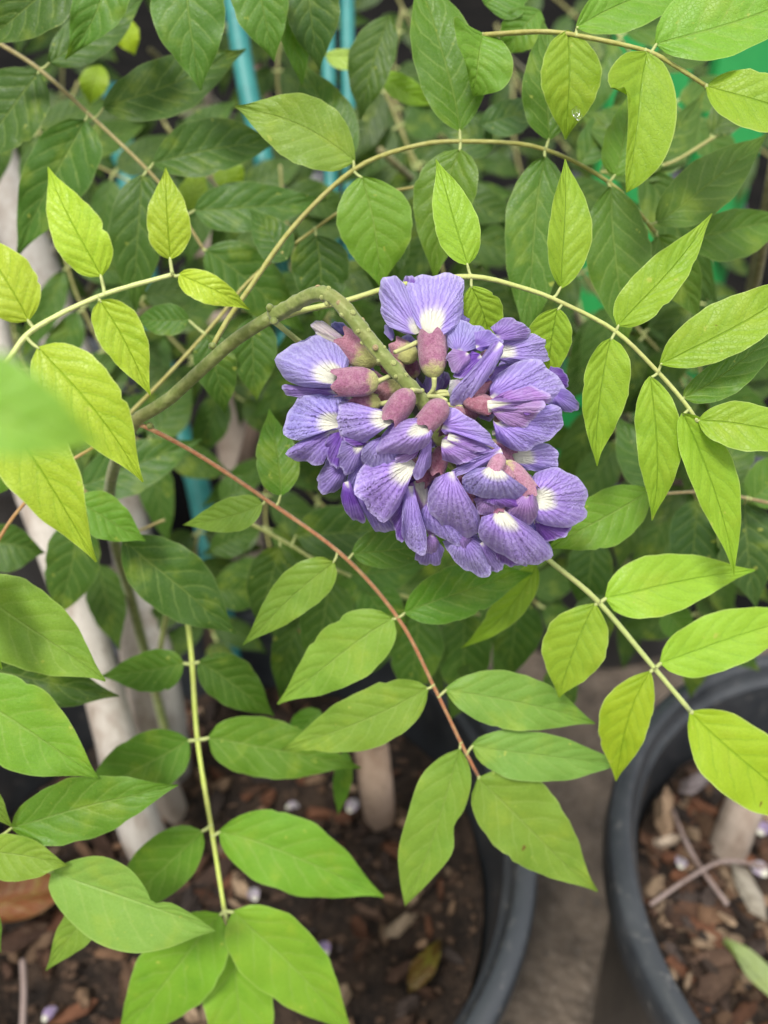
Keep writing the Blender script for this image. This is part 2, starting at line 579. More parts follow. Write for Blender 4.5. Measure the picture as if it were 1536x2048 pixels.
def leaf_mesh(base, tip, wl, wr, bow=0.0, arch=0.0, fold=(10, 10), twist=0.0, droop=0.0, wave=1.0, shift=0.0, nu=26, nv=12, seed=0, L=None, R=None, name='leaflet'):
    """base, tip: (px, py, d).  wl / wr: half widths (px) left / right of the way from base to tip.
    arch, droop: metres towards the viewer.  fold: degrees each half rises.  L / R: traced edges."""
    rn = random.Random(seed)
    bx, by, bd = base
    tx, ty, td = tip
    ln = math.hypot(tx - bx, ty - by) or 1
    ux, uy = (tx - bx) / ln, (ty - by) / ln
    sx, sy = uy, -ux                       # left of travel in the picture (y down)
    dm = (bd + td) / 2
    ph = [rn.uniform(0, 6.28) for _ in range(6)]
    wv = [rn.uniform(.7, 1.3) for _ in range(3)]
    mlen = ln * dm / F
    bites = [(rn.uniform(.2, .85), rn.choice((-1, 1)), rn.uniform(.05, .14), rn.uniform(.012, .03)) for _ in range(rn.choice((0, 0, 1, 2)))]
    V = []
    edges = None
    if L is not None:
        EL = catmull([base[:2]] + L + [tip[:2]], nu)
        ER = catmull([base[:2]] + R + [tip[:2]], nu)
    for i in range(nu + 1):
        t = i / nu
        f = prof(t, shift)
        b = bow * 4 * t * (1 - t)
        mx = bx + (tx - bx) * t + sx * b
        my = by + (ty - by) * t + sy * b
        # slightly wandering midrib
        k = math.sin(t * 5 + ph[5]) * ln * .006 * sstep(0, .2, t) * sstep(1, .8, t)
        mx += sx * k; my += sy * k
        d0 = bd + (td - bd) * t - arch * 4 * t * (1 - t) + droop * t * t * t
        tw = math.radians(twist) * (t - .35)
        for j in range(nv + 1):
            v = 2 * j / nv - 1
            v = math.copysign(abs(v) ** 0.9, v)
            a = abs(v)
            w = (wl if v < 0 else wr) * f
            # uneven rim
            w *= 1 + wave * (.022 * math.sin(t * 17 * wv[0] + ph[0] + (2 if v < 0 else 0)) + .014 * math.sin(t * 37 * wv[1] + ph[1] + (1.3 if v < 0 else 0)))
            sgn = -1 if v < 0 else 1
            for (bt, bs, ba, bw) in bites:
                if bs == sgn:
                    w *= 1 - ba * math.exp(-((t - bt) / bw) ** 2)
            if L is None:
                x = mx - sx * sgn * w * a
                y = my - sy * sgn * w * a
            else:
                e = EL[i] if v < 0 else ER[i]
                # midline of traced leaf: straight base-tip line with bow
                x = mx + (e[0] - mx) * a
                y = my + (e[1] - my) * a
                w = math.hypot(e[0] - mx, e[1] - my)
            wm = w * dm / F
            fd = math.radians(fold[0] if v < 0 else fold[1])
            lift = wm * a * math.tan(fd) * (0.75 + .25 * a)
            lift += sgn * wm * a * math.tan(tw)
            lift -= wm * .10 * a * a * a * rn.uniform(.9, 1.1)
            ed = a ** 2.5
            lift += wave * mlen * ed * (.016 * math.sin(t * 13 * wv[2] + ph[2] + sgn) + .007 * math.sin(t * 29 + ph[3] * sgn))
            # quilting between the lateral veins
            lift += mlen * .0016 * math.sin((t - .26 * a) * 7 * 6.283 + (2.8 if v > 0 else 0)) * a * (1 - a) * 4 * .5
            # shallow channel over the midrib
            lift -= mlen * .008 * math.exp(-(a / .10) ** 2)
            V.append(P(x, y, d0 - lift))
    return grid_mesh(name, V, nu, nv)

def add_leaflet(parent, mesh, col, rn):
    k = 1 + rn.uniform(-.06, .06)
    j = [k * (1 + rn.uniform(-.04, .04)), k, k]
    o = mesh_obj('leaflet', mesh, LEAF, parent, (col[0] * j[0], col[1] * j[1], col[2] * j[2] * .55, col[3]))
    return o

def nearest(pts, p):
    b = min(range(len(pts)), key=lambda i: (Vector(tuple(pts[i])) - p).length)
    return Vector(tuple(pts[b])), b

def compound(plant, path, rad, scol, leaves, name='compound_leaf', nu=26, nv=12, seed=1):
    """path: [(px,py,d cm)...] of the rachis, rad px at its start/end; leaves: list of dicts/tuples"""
    rn = random.Random(seed)
    pts = catmull([(a, b, c / 100) for a, b, c in path], 40)
    wp = [P(*p) for p in pts]
    r0, r1 = rad
    mb = MB()
    jt = [rn.uniform(.94, 1.06) for _ in range(41)]
    mb.tube(wp, [lerp(r0, r1, i / 40) * .76 * jt[i] * pts[i][2] / F for i in range(41)], 10, ridge=.10)
    nrach = len(mb.f)
    metas = []
    for lf in leaves:
        bx, by, tx, ty, wl, wr = lf[:6]
        o = dict(lf[6]) if len(lf) > 6 else {}
        # distance of the stalk's foot on the rachis
        k = min(range(41), key=lambda i: (pts[i][0] - bx) ** 2 + (pts[i][1] - by) ** 2)
        d0 = o.pop('d', pts[k][2] * 100) / 100
        dz = o.pop('dz', 0.6) / 100
        col = o.pop('c', MID)
        base = (bx, by, d0 - 0.0004)
        tip = (tx, ty, d0 + dz)
        foot = wp[k]
        bw = P(*base)
        gap = (bw - foot).length
        if gap < 0.03 and not o.pop('nostalk', False):
            rr = max(2.8, r1 * .62) * d0 / F
            din = (P(*tip) - bw).normalized()
            midp = (foot + bw) / 2 - Vector((0, 0, .0005))
            mb.tube(catmull([foot, midp, bw + din * .0005], 6), [rr * 1.25, rr * 1.1, rr, rr, rr, rr * .9, rr * .6], 6)
            mb.blob(foot, rr * 1.55, 6, 4)
        else:
            o.pop('nostalk', None)
        LEAF_N[0] += 1
        fo = o.pop('fold', (rn.uniform(8, 24), rn.uniform(8, 24)))
        me = leaf_mesh(base, tip, wl, wr, fold=fo, arch=o.pop('arch', rn.uniform(.0005, .003)), droop=o.pop('droop', rn.uniform(0, .004)),
                       bow=o.pop('bow', rn.uniform(-6, 6)), twist=o.pop('twist', rn.uniform(-12, 12)), shift=o.pop('shift', rn.uniform(-.12, .14)),
                       nu=nu, nv=nv, seed=seed * 97 + LEAF_N[0], **o)
        metas.append((me, col))
    r = mb.build(name, STALK, plant, scol)
    r.data.materials.append(PULV)
    for pg in r.data.polygons[nrach:]:
        pg.material_index = 1
    for me, col in metas:
        add_leaflet(r, me, col, rn)
    return r


# ------------------------------------------------------------------ the setting: ground
gm = bpy.data.meshes.new('ground')
gm.from_pydata([(-80, -60, 0), (80, -60, 0), (80, 120, 0), (-80, 120, 0)], [], [(0, 1, 2, 3)])
tag(mesh_obj('ground', gm, GROUND), 'dark gritty nursery ground between the pots', 'ground', kind='structure')

wm = bpy.data.meshes.new('shade_sheet')  # added black sheet: shade on the far ground, done as colour
wm.from_pydata([(-40, .62, .004), (40, .62, .004), (40, 60, .004), (-40, 60, .004)], [], [(0, 1, 2, 3)])
tag(mesh_obj('shade_sheet', wm, m_plain('painted_shade_black', (0.008, 0.008, 0.008), 1.0, 0.5, 6, 0.4, 0.002, (0.020, 0.018, 0.016), 0.0)), 'black sheet standing in for shade on the ground under the rows of pots', 'shade sheet', kind='structure')

rg = random.Random(5)
grit = MB()
for i in range(900):
    x = rg.uniform(-.6, .75); y = rg.uniform(.0, 1.1)
    grit.blob((x, y, .001), rg.uniform(.0012, .004), 5, 3, (1, rg.uniform(.6, 1.2), .6), .3, rg)
tag(grit.build('grit', m_plain('grit_stone', (0.16, 0.14, 0.12), 0.9, 0.8, 90, 0.3, 0.001, (0.05, 0.045, 0.04)), smooth=False), 'loose pale grit scattered on the dark ground', 'grit', kind='stuff')

# ------------------------------------------------------------------ pots
def chip_mesh(seed):
    r = random.Random(seed)
    L, W, T = r.uniform(.012, .028), r.uniform(.004, .009), r.uniform(.0015, .0035)
    bm = bmesh.new()
    n = 6
    ring = []
    for lvl in (0, 1):
        vs = []
        for k in range(n):
            a = 2 * math.pi * k / n + r.uniform(-.25, .25)
            q = r.uniform(.75, 1.1)
            vs.append(bm.verts.new((math.cos(a) * L * .5 * q * (1 - .18 * lvl), math.sin(a) * W * .5 * q * (1 - .18 * lvl), (lvl - .5) * T + r.uniform(-.0008, .0008))))
        ring.append(vs)
    for k in range(n):
        bm.faces.new((ring[0][k], ring[0][(k + 1) % n], ring[1][(k + 1) % n], ring[1][k]))
    bm.faces.new(ring[1]); bm.faces.new(ring[0][::-1])
    me = bpy.data.meshes.new('bark_chip')
    bm.to_mesh(me); bm.free()
    me.materials.append(CHIP)
    return me
CHIPS = [chip_mesh(i) for i in range(14)]
CHIPCOL = [(0.09, 0.045, 0.025), (0.06, 0.032, 0.02), (0.15, 0.085, 0.048), (0.22, 0.14, 0.085), (0.04, 0.024, 0.017), (0.13, 0.055, 0.028), (0.28, 0.20, 0.13), (0.05, 0.036, 0.03), (0.10, 0.06, 0.04), (0.03, 0.02, 0.015)]

def make_pot(cx, cy, r, h, label, chips=0, soil_drop=.06, seed=0, visible=None, lip=.013):
    root = empty('nursery_pot', (cx, cy, 0))
    tag(root, label, 'pot', 'black plastic nursery pots')
    ri = r - lip
    rb = r * .80
    wall = MB().lathe([(0, .004), (rb * .9, .004), (rb, .0), (rb + .002, .006), (ri + .0015, h - .030), (ri + .003, h - .028)], (cx, cy, 0), 96)
    w = wall.build('pot_wall', POT, root)
    inner = MB().lathe([(rb - .003, .008), (ri - .0035, h - .022), (ri - .003, h - .016)], (cx, cy, 0), 96)
    inner.build('pot_lining', POT, root)
    rim = MB().lathe([(ri - .003, h - .016), (ri - .001, h - .0135), (ri + .0008, h - .012), (ri + .0016, h - .003), (ri + .0028, h - .0008), (ri + .0045, h + .0002),
                      (r - .004, h - .0012), (r - .0016, h - .0022), (r, h - .0045), (r + .0006, h - .008), (r + .0002, h - .026), (r - .0012, h - .0285), (ri + .003, h - .028)], (cx, cy, 0), 128)
    rim.build('pot_rim', POT, root)
    # soil: a lumpy disc
    zs = h - soil_drop
    rr = random.Random(seed)
    rad = rb + (ri - rb) * (zs / h) - .004
    bm = bmesh.new()
    rings = 14; seg = 48
    ctr = bm.verts.new((cx, cy, zs + .004))
    prev = None
    for i in range(1, rings + 1):
        q = i / rings
        cur = []
        for k in range(seg):
            a = 2 * math.pi * k / seg
            z = zs + .006 * math.sin(q * 7 + a * 2) * .5 + rr.uniform(-.005, .005)
            cur.append(bm.verts.new((cx + rad * q * math.cos(a), cy + rad * q * math.sin(a), z)))
        for k in range(seg):
            if prev is None:
                bm.faces.new((ctr, cur[k], cur[(k + 1) % seg]))
            else:
                bm.faces.new((prev[k], cur[k], cur[(k + 1) % seg], prev[(k + 1) % seg]))
        prev = cur
    me = bpy.data.meshes.new('soil')
    bm.to_mesh(me); bm.free()
    me.polygons.foreach_set('use_smooth', [True] * len(me.polygons))
    soil = mesh_obj('soil', me, SOIL, root)
    n = 0
    tries = 0
    while n < chips and tries < chips * 30:
        tries += 1
        a = rr.uniform(0, 6.283); q = math.sqrt(rr.random()) * (rad - .01)
        p = Vector((cx + q * math.cos(a), cy + q * math.sin(a), zs + rr.uniform(.0, .007)))
        px, py, d = to_pix(p)
        if not (-20 < px < 1560 and 1300 < py < 2080):
            continue
        o = bpy.data.objects.new('bark_chip', CHIPS[rr.randrange(len(CHIPS))])
        COL.objects.link(o)
        o.parent = soil
        o.location = p
        o.rotation_euler = (rr.gauss(0, .35), rr.gauss(0, .35), rr.uniform(0, 6.28))
        s = rr.uniform(.6, 1.35)
        if rr.random() < .10: s *= 1.5
        o.scale = (s, s, s)
        c = CHIPCOL[rr.randrange(len(CHIPCOL))]
        k = rr.uniform(.5, 1.15)
        o.color = (c[0] * k, c[1] * k, c[2] * k, 1)
        n += 1
    # fine crumbs between the chips
    if chips:
        mb = MB()
        for i in range(900):
            a = rr.uniform(0, 6.283); q = math.sqrt(rr.random()) * (rad - .004)
            mb.blob((cx + q * math.cos(a), cy + q * math.sin(a), zs + rr.uniform(.001, .006)), rr.uniform(.0006, .0024), 5, 3, (rr.uniform(.6, 2.2), rr.uniform(.5, 1.2), .5), .9, rr)
        cr = mb.build('crumbs', CHIP, soil, (0.075, 0.045, 0.028, 1), smooth=False)
        cr['kind'] = 'stuff'
    return root, zs

POT_H = .27
pot_l, zs_l = make_pot(-.090, .245, .170, POT_H, 'black plastic nursery pot of bark mulch holding the pale stakes', 295, .072, 3)
pot_r, zs_r = make_pot(.275, .205, .160, POT_H, 'black plastic nursery pot at the lower right edge, scuffed grey rim', 295, .058, 4)
pot_b, zs_b = make_pot(.235, .690, .135, .25, 'black plastic nursery pot standing behind the two front ones, half hidden by leaves', 0, .05, 5)
pot_c, zs_c = make_pot(-.36, .72, .135, .25, 'black plastic nursery pot behind the pale stakes, mostly under leaves', 0, .05, 6)
pot_d, zs_d = make_pot(.62, .80, .135, .25, 'black plastic nursery pot in the upper right background beside green post', 0, .05, 7)

# ------------------------------------------------------------------ stakes
def stake(name, path, rad, mat, color, label, cat, group=None, seg=14, nodes=()):
    pts = catmull([P(a, b, c) for a, b, c in path], 24)
    rr = random.Random(len(label))
    mb = MB()
    rs = [lerp(rad[0], rad[1], i / 24) * (1 + rr.uniform(-.03, .03)) for i in range(25)]
    for k in nodes:
        rs[k] *= 1.10
    loc = Vector(tuple(pts[0]))
    mb.tube(pts, rs, seg)
    o = mb.build(name, mat, None, color, loc=loc)
    return tag(o, label, cat, group)

def down_to(px, py, z):
    p = on_z(px, py, z)
    a, b, d = to_pix(p)
    return (a, b, d)

# grey stake from the upper left edge down into the left pot, white stake before it
stake('wooden_stake', [(-40, 250, .50), (110, 640, .49), (225, 930, .485), (285, 1190, .48), (330, 1420, .485), down_to(352, 1560, zs_l - .01)], (.0150, .0105), WOOD, (0.34, 0.32, 0.29, 1), 'grey weathered stake leaning in from the upper left edge', 'stake', 'stakes in the left pot')
stake('wooden_stake', [(-35, 560, .40), (28, 860, .405), (95, 1060, .41), (170, 1260, .42), (225, 1450, .43), (275, 1640, .445), down_to(330, 1760, zs_l - .01)], (.0075, .0122), WOOD, (0.50, 0.46, 0.41, 1), 'bleached white stake with brown flecks behind the lower left leaves', 'stake', 'stakes in the left pot')
stake('wooden_stake', [(235, 1130, .47), (300, 1480, .475), down_to(355, 1640, zs_l - .01)], (.0075, .0085), WOOD, (0.36, 0.31, 0.26, 1), 'thin tan stake close beside the bleached white one', 'stake', 'stakes in the left pot')
stake('wooden_stump', [(742, 1490, .455), (752, 1570, .462), down_to(760, 1640, zs_l - .01)], (.0095, .0100), WOOD, (0.42, 0.30, 0.22, 1), 'short tan cut stump standing in mulch under the middle leaves', 'stump')
stake('wooden_stump', [(372, 1985, .435), (395, 2040, .44), down_to(405, 2110, zs_l - .01)], (.0085, .0095), WOOD, (0.50, 0.40, 0.33, 1), 'pale pink-brown stump at the bottom edge below lime leaves', 'stump')
stake('wooden_stump', [(1520, 1540, .47), (1478, 1640, .47), down_to(1440, 1735, zs_r - .012)], (.0105, .0110), WOOD, (0.33, 0.27, 0.22, 1), 'grey-brown stub of a stem in the right pot', 'stump')
# teal stakes
stake('teal_stake', [(225, 180, .58), (330, 760, .55), (395, 965, .545), (432, 1170, .545), (470, 1380, .55)], (.0085, .0080), TEAL, None, 'teal plastic stake leaning behind the olive flowering stem', 'stake', 'teal plastic stakes')
stake('teal_stake', [(654, -120, .45), (656, 60, .445), (664, 420, .44), (672, 800, .43)], (.0040, .0040), TEAL, None, 'left of two upright teal stakes at the top edge', 'stake', 'teal plastic stakes')
stake('teal_stake', [(694, -120, .455), (695, 60, .45), (700, 420, .445), (704, 800, .435)], (.0040, .0040), TEAL, None, 'right of two upright teal stakes at the top edge', 'stake', 'teal plastic stakes')
stake('teal_stake', [(458, -60, .45), (492, 160, .445), (545, 420, .44), (580, 760, .43)], (.0055, .0055), TEAL, None, 'thick teal stake showing below the hanging top leaves', 'stake', 'teal plastic stakes')
# brown bare stems behind
stake('bare_stem', [(470, -40, .52), (520, 160, .52), (545, 300, .53), (560, 520, .54), (520, 800, .53), (470, 1000, .52), (430, 1190, .52), (425, 1300, .52)], (.0040, .0055), WOOD, (0.16, 0.11, 0.085, 1), 'dark brown bare stem rising through the leaves behind the flower', 'stem')
stake('bare_stem', [(380, 60, .62), (400, 300, .61), (430, 600, .60), (470, 900, .585), (500, 1150, .58)], (.0120, .0130), WOOD, (0.27, 0.22, 0.18, 1), 'thick grey-brown stem in the background left of the flower', 'stem')

# green plastic posts in the upper right
def board(name, px0, px1, py0, d, zbot, mat, label, cat, group=None, th=.012):
    a = P(px0, py0, d); b = P(px1, py0, d)
    top = a.z
    bm = bmesh.new()
    x0, x1, y = a.x, b.x, a.y
    pr = [(x0, y), (x0 + .002, y - .004), (x1 - .002, y - .004), (x1, y), (x1, y + th), (x0, y + th)]
    lo = [bm.verts.new((x - (x0 + x1) / 2, yy - y, 0)) for x, yy in pr]
    hi = [bm.verts.new((x - (x0 + x1) / 2, yy - y, top - zbot)) for x, yy in pr]
    n = len(pr)
    for k in range(n):
        bm.faces.new((lo[k], lo[(k + 1) % n], hi[(k + 1) % n], hi[k]))
    bm.faces.new(hi); bm.faces.new(lo[::-1])
    me = bpy.data.meshes.new(name)
    bm.to_mesh(me); bm.free()
    return tag(mesh_obj(name, me, mat, None, None, ((x0 + x1) / 2, y, zbot)), label, cat, group)
board('green_post', 1268, 1446, -160, .561, zs_b - .01, GREENP, 'bright green plastic post behind the top right leaves', 'post', 'green plastic posts')
board('green_post', 1494, 1640, -160, .561, zs_b - .01, GREENP, 'bright green plastic post at the right edge of the picture', 'post', 'green plastic posts')

# dark plastic tray wall far behind (rows of black pots farther back)
for i, (x, y, lab) in enumerate([(-.75, 1.25, 'black nursery pot far back at the left'), (-.15, 1.3, 'black nursery pot far back behind the teal stakes'), (.40, 1.3, 'black nursery pot far back behind the green post'), (.95, 1.35, 'black nursery pot far back at the right')]):
    make_pot(x, y, .15, .27, lab, 0, .05, 20 + i)

# ------------------------------------------------------------------ wisteria plants (compound leaf > leaflet)
YEL = (0.29, 0.28, 0.06, 1)
PALE = (0.52, 0.56, 0.22, 1)
OLIVE = (0.12, 0.155, 0.028, 1)
RED = (0.30, 0.11, 0.045, 1)
BRN = (0.25, 0.20, 0.07, 1)

p_front = tag(empty('wisteria_plant', (-.05, .24, zs_l)), 'flowering wisteria with arching olive stem in the front left black pot', 'plant', 'wisteria plants')
p_left = tag(empty('wisteria_plant', (-.33, .20, 0)), 'wisteria with bright lime leaves reaching in from the left edge', 'plant', 'wisteria plants')
p_right = tag(empty('wisteria_plant', (.30, .50, 0)), 'wisteria with yellow-green curled leaves across the top right corner', 'plant', 'wisteria plants')
p_back = tag(empty('wisteria_plant', (-.36, .72, zs_c)), 'dark green wisteria filling the upper left background', 'plant', 'wisteria plants')
p_deep = tag(empty('wisteria_plant', (.235, .690, zs_b)), 'dim dark-leaved wisteria behind the flower and right-hand leaves', 'plant', 'wisteria plants')

# main stem of the flowering shoot
stem_path = [(268, 848, 24.0), (330, 805, 23.4), (400, 742, 22.6), (470, 680, 21.9), (545, 632, 21.2)]
low_path = [(352, 1545, 47.0), (310, 1380, 43.0), (262, 1200, 37.0), (225, 1060, 31.5), (222, 960, 27.5), (268, 848, 24.0)]
sp = catmull([P(a, b, c / 100) for a, b, c in low_path + stem_path[1:]], 60)
mb = MB()
mb.tube(sp, [lerp(.0026, .0017, i / 60) for i in range(61)], 15, ridge=.04)
for (a, b, c) in [(262, 836, 23.8), (300, 852, 23.8), (540, 616, 21.0), (548, 642, 21.0), (425, 692, 22.2)]:
    mb.blob(P(a, b, c / 100), .0011, 7, 5, (1, 1, 1), .3)
mb.build('main_stem', STALK, p_front, OLIVE)

# B: lime leaf arching right, over the flower
compound(p_front, [(548, 640, 21.1), (600, 622, 21.3), (690, 602, 21.3), (800, 570, 21.2), (940, 553, 21.0), (1050, 577, 21.0), (1125, 606, 21.0), (1230, 662, 21.0), (1310, 738, 21.0), (1365, 800, 21.0), (1392, 838, 21.0)], (8, 5), (0.36, 0.40, 0.11, 1), [
    (935, 530, 872, 319, 42, 47, dict(c=YOUNG, dz=-.4, fold=(14, 6))),
    (942, 572, 985, 700, 42, 38, dict(c=YOUNG, dz=1.0, fold=(10, 5))),
    (1122, 577, 1130, 318, 33, 56, dict(c=YOUNG, dz=-.5, fold=(34, 2), shift=.12)),
    (1115, 616, 1098, 768, 40, 52, dict(c=YOUNG, dz=1.0, fold=(4, 18))),
    (1235, 652, 1424, 427, 48, 42, dict(c=YOUNG, dz=-.6, fold=(4, 24), bow=-8, shift=-.1)),
    (1222, 676, 1194, 932, 56, 38, dict(c=YOUNG, dz=.9, fold=(6, 30), bow=-10, shift=-.05)),
    (1320, 728, 1625, 545, 62, 50, dict(c=YOUNG, dz=-.8, fold=(4, 22), bow=-14)),
    (1366, 796, 1600, 620, 30, 45, dict(c=MID, d=21.6, dz=.6, fold=(4, 20), bow=-10)),
    (1300, 752, 1304, 1041, 52, 42, dict(c=YOUNG, dz=1.2, fold=(16, 8), bow=12, shift=.1)),
    (1364, 826, 1468, 1150, 56, 40, dict(c=YOUNG, dz=1.4, fold=(6, 18), bow=16)),
    (1396, 840, 1640, 880, 46, 52, dict(c=YOUNG, dz=-.2, fold=(6, 18), bow=5)),
], seed=11)

# D: yellow arched leaf behind
compound(p_front, [(425, 692, 22.3), (455, 640, 22.8), (500, 575, 23.2), (590, 450, 23.8), (710, 338, 24.2), (830, 292, 24.4), (930, 283, 24.4), (1080, 296, 24.6), (1220, 366, 25.2), (1312, 465, 25.8)], (7, 5), (0.25, 0.24, 0.05, 1), [
    (710, 322, 470, 213, 72, 66, dict(c=FRESH, dz=-.3, fold=(8, 16), bow=-18, droop=-.002)),
    (724, 352, 762, 575, 80, 72, dict(c=(0.16, 0.31, 0.045, .9), dz=.8, bow=6, fold=(8, 8), shift=.1)),
    (920, 262, 830, -60, 62, 78, dict(c=(0.099, 0.207, 0.026, 1), dz=-.5, fold=(10, 16), bow=-10)),
    (920, 298, 870, 562, 62, 62, dict(c=(0.108, 0.216, 0.026, 1), dz=.9, fold=(24, 4), bow=-14, twist=30)),
    (1098, 280, 1086, 40, 52, 55, dict(c=MID, dz=.2)),
    (1090, 312, 1052, 690, 66, 60, dict(c=(0.090, 0.189, 0.038, 1), dz=.8, fold=(8, 8), bow=-6)),
    (1222, 372, 1252, 690, 74, 60, dict(c=(0.090, 0.189, 0.036, 1), dz=.8, fold=(8, 10), bow=-4)),
    (1230, 352, 1262, 180, 40, 44, dict(c=(0.150, 0.300, 0.060, 1), dz=.3)),
    (1312, 446, 1534, 268, 54, 56, dict(c=(0.090, 0.180, 0.038, 1), dz=.4, fold=(8, 8))),
    (1316, 470, 1400, 640, 50, 50, dict(c=(0.090, 0.180, 0.038, 1), dz=1.2)),
    (1372, 480, 1585, 440, 40, 62, dict(c=(0.099, 0.207, 0.041, 1), d=26.8, dz=.5, nostalk=True)),
], seed=12)

# G: leaf on a red-brown rachis below the flower
compound(p_front, [(266, 846, 24.0), (300, 858, 23.8), (400, 912, 24.4), (540, 1005, 24.8), (690, 1115, 25.0), (800, 1242, 25.2), (870, 1378, 25.6), (925, 1492, 26.0), (957, 1553, 26.3)], (6, 4.5), RED, [
    (562, 992, 538, 818, 45, 42, dict(c=(0.090, 0.207, 0.026, 1), dz=.5)),
    (525, 1008, 366, 1050, 34, 36, dict(c=FRESH, dz=.4, fold=(12, 12), bow=6)),
    (704, 1106, 905, 1075, 46, 36, dict(c=MID, dz=.8, bow=-8)),
    (668, 1124, 486, 1290, 44, 46, dict(c=FRESH, dz=.9, fold=(10, 10), bow=-4, shift=-.12)),
    (808, 1226, 1066, 1146, 56, 54, dict(c=(0.095, 0.216, 0.022, 1), dz=.5, fold=(20, 6), bow=8)),
    (1072, 1128, 922, 1296, 30, 34, dict(c=YOUNG, d=26.4, dz=.6, nostalk=True, bow=20)),
    (786, 1236, 555, 1408, 66, 62, dict(c=FRESH, dz=1.0, fold=(9, 12), bow=-4)),
    (856, 1376, 563, 1500, 60, 58, dict(c=FRESH, dz=1.2, fold=(9, 12), bow=8)),
    (890, 1378, 1190, 1447, 58, 58, dict(c=(0.185, 0.325, 0.09, .9), dz=.6, fold=(8, 8), bow=8)),
    (943, 1490, 1256, 1526, 46, 56, dict(c=(0.185, 0.325, 0.10, .8), dz=.6, fold=(8, 8), bow=-6)),
    (920, 1497, 810, 1813, 62, 54, dict(c=FRESH, dz=1.1, fold=(10, 10), bow=6, L=[(938, 1530), (942, 1570), (928, 1620), (908, 1652), (905, 1705), (862, 1760)], R=[(880, 1515), (840, 1556), (815, 1630), (797, 1700), (800, 1760)])),
    (956, 1556, 1195, 1783, 82, 74, dict(c=FRESH, dz=1.2, fold=(9, 9), bow=-4)),
], seed=13)

# H: soft yellow-green leaf hanging lower left
compound(p_front, [(310, 1380, 43.0), (332, 1235, 37.0), (360, 1175, 32.0), (372, 1225, 30.2), (383, 1310, 29.5), (395, 1480, 29.0), (425, 1670, 28.5), (449, 1822, 28.2)], (7, 6), (0.38, 0.45, 0.08, 1), [
    (368, 1326, 200, 1352, 46, 40, dict(c=MID, dz=.5, fold=(8, 12))),
    (397, 1322, 548, 1432, 52, 46, dict(c=(0.061, 0.141, 0.022, 1), dz=1.2)),
    (378, 1480, 148, 1612, 62, 62, dict(c=MID, dz=1.0)),
    (416, 1475, 722, 1536, 60, 62, dict(c=(0.113, 0.243, 0.030, 1), dz=1.2, fold=(8, 8))),
    (404, 1662, 196, 1850, 52, 62, dict(c=(0.140, 0.300, 0.045, 1), dz=1.0)),
    (438, 1662, 767, 1794, 78, 76, dict(c=(0.170, 0.350, 0.050, 1), dz=1.4, fold=(9, 9), bow=10)),
    (440, 1828, 232, 2090, 84, 76, dict(c=(0.18, 0.37, 0.045, .8), dz=1.2, fold=(6, 14))),
    (466, 1822, 708, 2075, 74, 82, dict(c=(0.20, 0.38, 0.05, .8), dz=1.2, fold=(20, 6), bow=8)),
    (468, 1890, 490, 2190, 72, 72, dict(c=(0.20, 0.38, 0.05, .8), d=29.2, dz=1.2)),
], seed=14)

# J: lime leaf lower right
compound(p_front, [(548, 642, 21.2), (620, 700, 22.6), (760, 800, 23.2), (900, 930, 23.5), (1030, 1060, 23.4), (1100, 1122, 23.6), (1195, 1202, 24.0), (1300, 1326, 24.6), (1382, 1424, 25.0)], (7.5, 6.5), (0.36, 0.43, 0.13, 1), [
    (1210, 1196, 1510, 1140, 64, 60, dict(c=YOUNG, dz=.3, fold=(6, 14), bow=4)),
    (1190, 1207, 1118, 1395, 62, 68, dict(c=YOUNG, dz=.9, fold=(8, 8), bow=-6, shift=.25)),
    (1320, 1326, 1640, 1226, 60, 58, dict(c=YOUNG, dz=.2, fold=(6, 12), bow=4)),
    (1300, 1342, 1232, 1562, 44, 60, dict(c=LIM2, dz=1.0, fold=(8, 14), bow=-12, shift=.25)),
    (1380, 1424, 1650, 1660, 72, 78, dict(c=LIM2, dz=.8, fold=(8, 14))),
], seed=15)

# A: young downy lime leaf, left
compound(p_left, [(-60, 830, 17.6), (-15, 760, 17.8), (22, 712, 18.0), (70, 657, 18.2), (200, 592, 18.4), (345, 549, 18.6)], (7.5, 6), (0.50, 0.56, 0.20, 1), [
    (57, 642, -55, 462, 60, 60, dict(c=LIME, dz=-.3, fold=(8, 8))),
    (203, 553, 96, 334, 52, 55, dict(c=LIME, dz=-.5, fold=(8, 10), bow=6, shift=-.05)),
    (340, 519, 331, 335, 43, 46, dict(c=LIME, dz=-.5, fold=(8, 8))),
    (357, 548, 499, 619, 28, 34, dict(c=LIME, dz=.2, fold=(12, 8), bow=4)),
    (200, 600, 301, 791, 48, 46, dict(c=LIME, dz=.7, fold=(8, 8), bow=4)),
    (76, 694, 286, 964, 72, 70, dict(c=LIME, dz=.8, fold=(8, 12), bow=10)),
    (-22, 792, 193, 1124, 78, 76, dict(c=LIME, dz=.9, fold=(8, 10), bow=4)),
], seed=16)
# out-of-focus leaf close to the lens
compound(p_left, [(-420, 700, 7.4), (-300, 740, 7.4), (-210, 770, 7.4)], (16, 12), (0.40, 0.46, 0.16, 1), [
    (-210, 772, 205, 892, 118, 84, dict(c=(0.20, 0.40, 0.07, .9), dz=.2, fold=(10, 16), shift=.15, arch=.002, droop=.0)),
], seed=17)
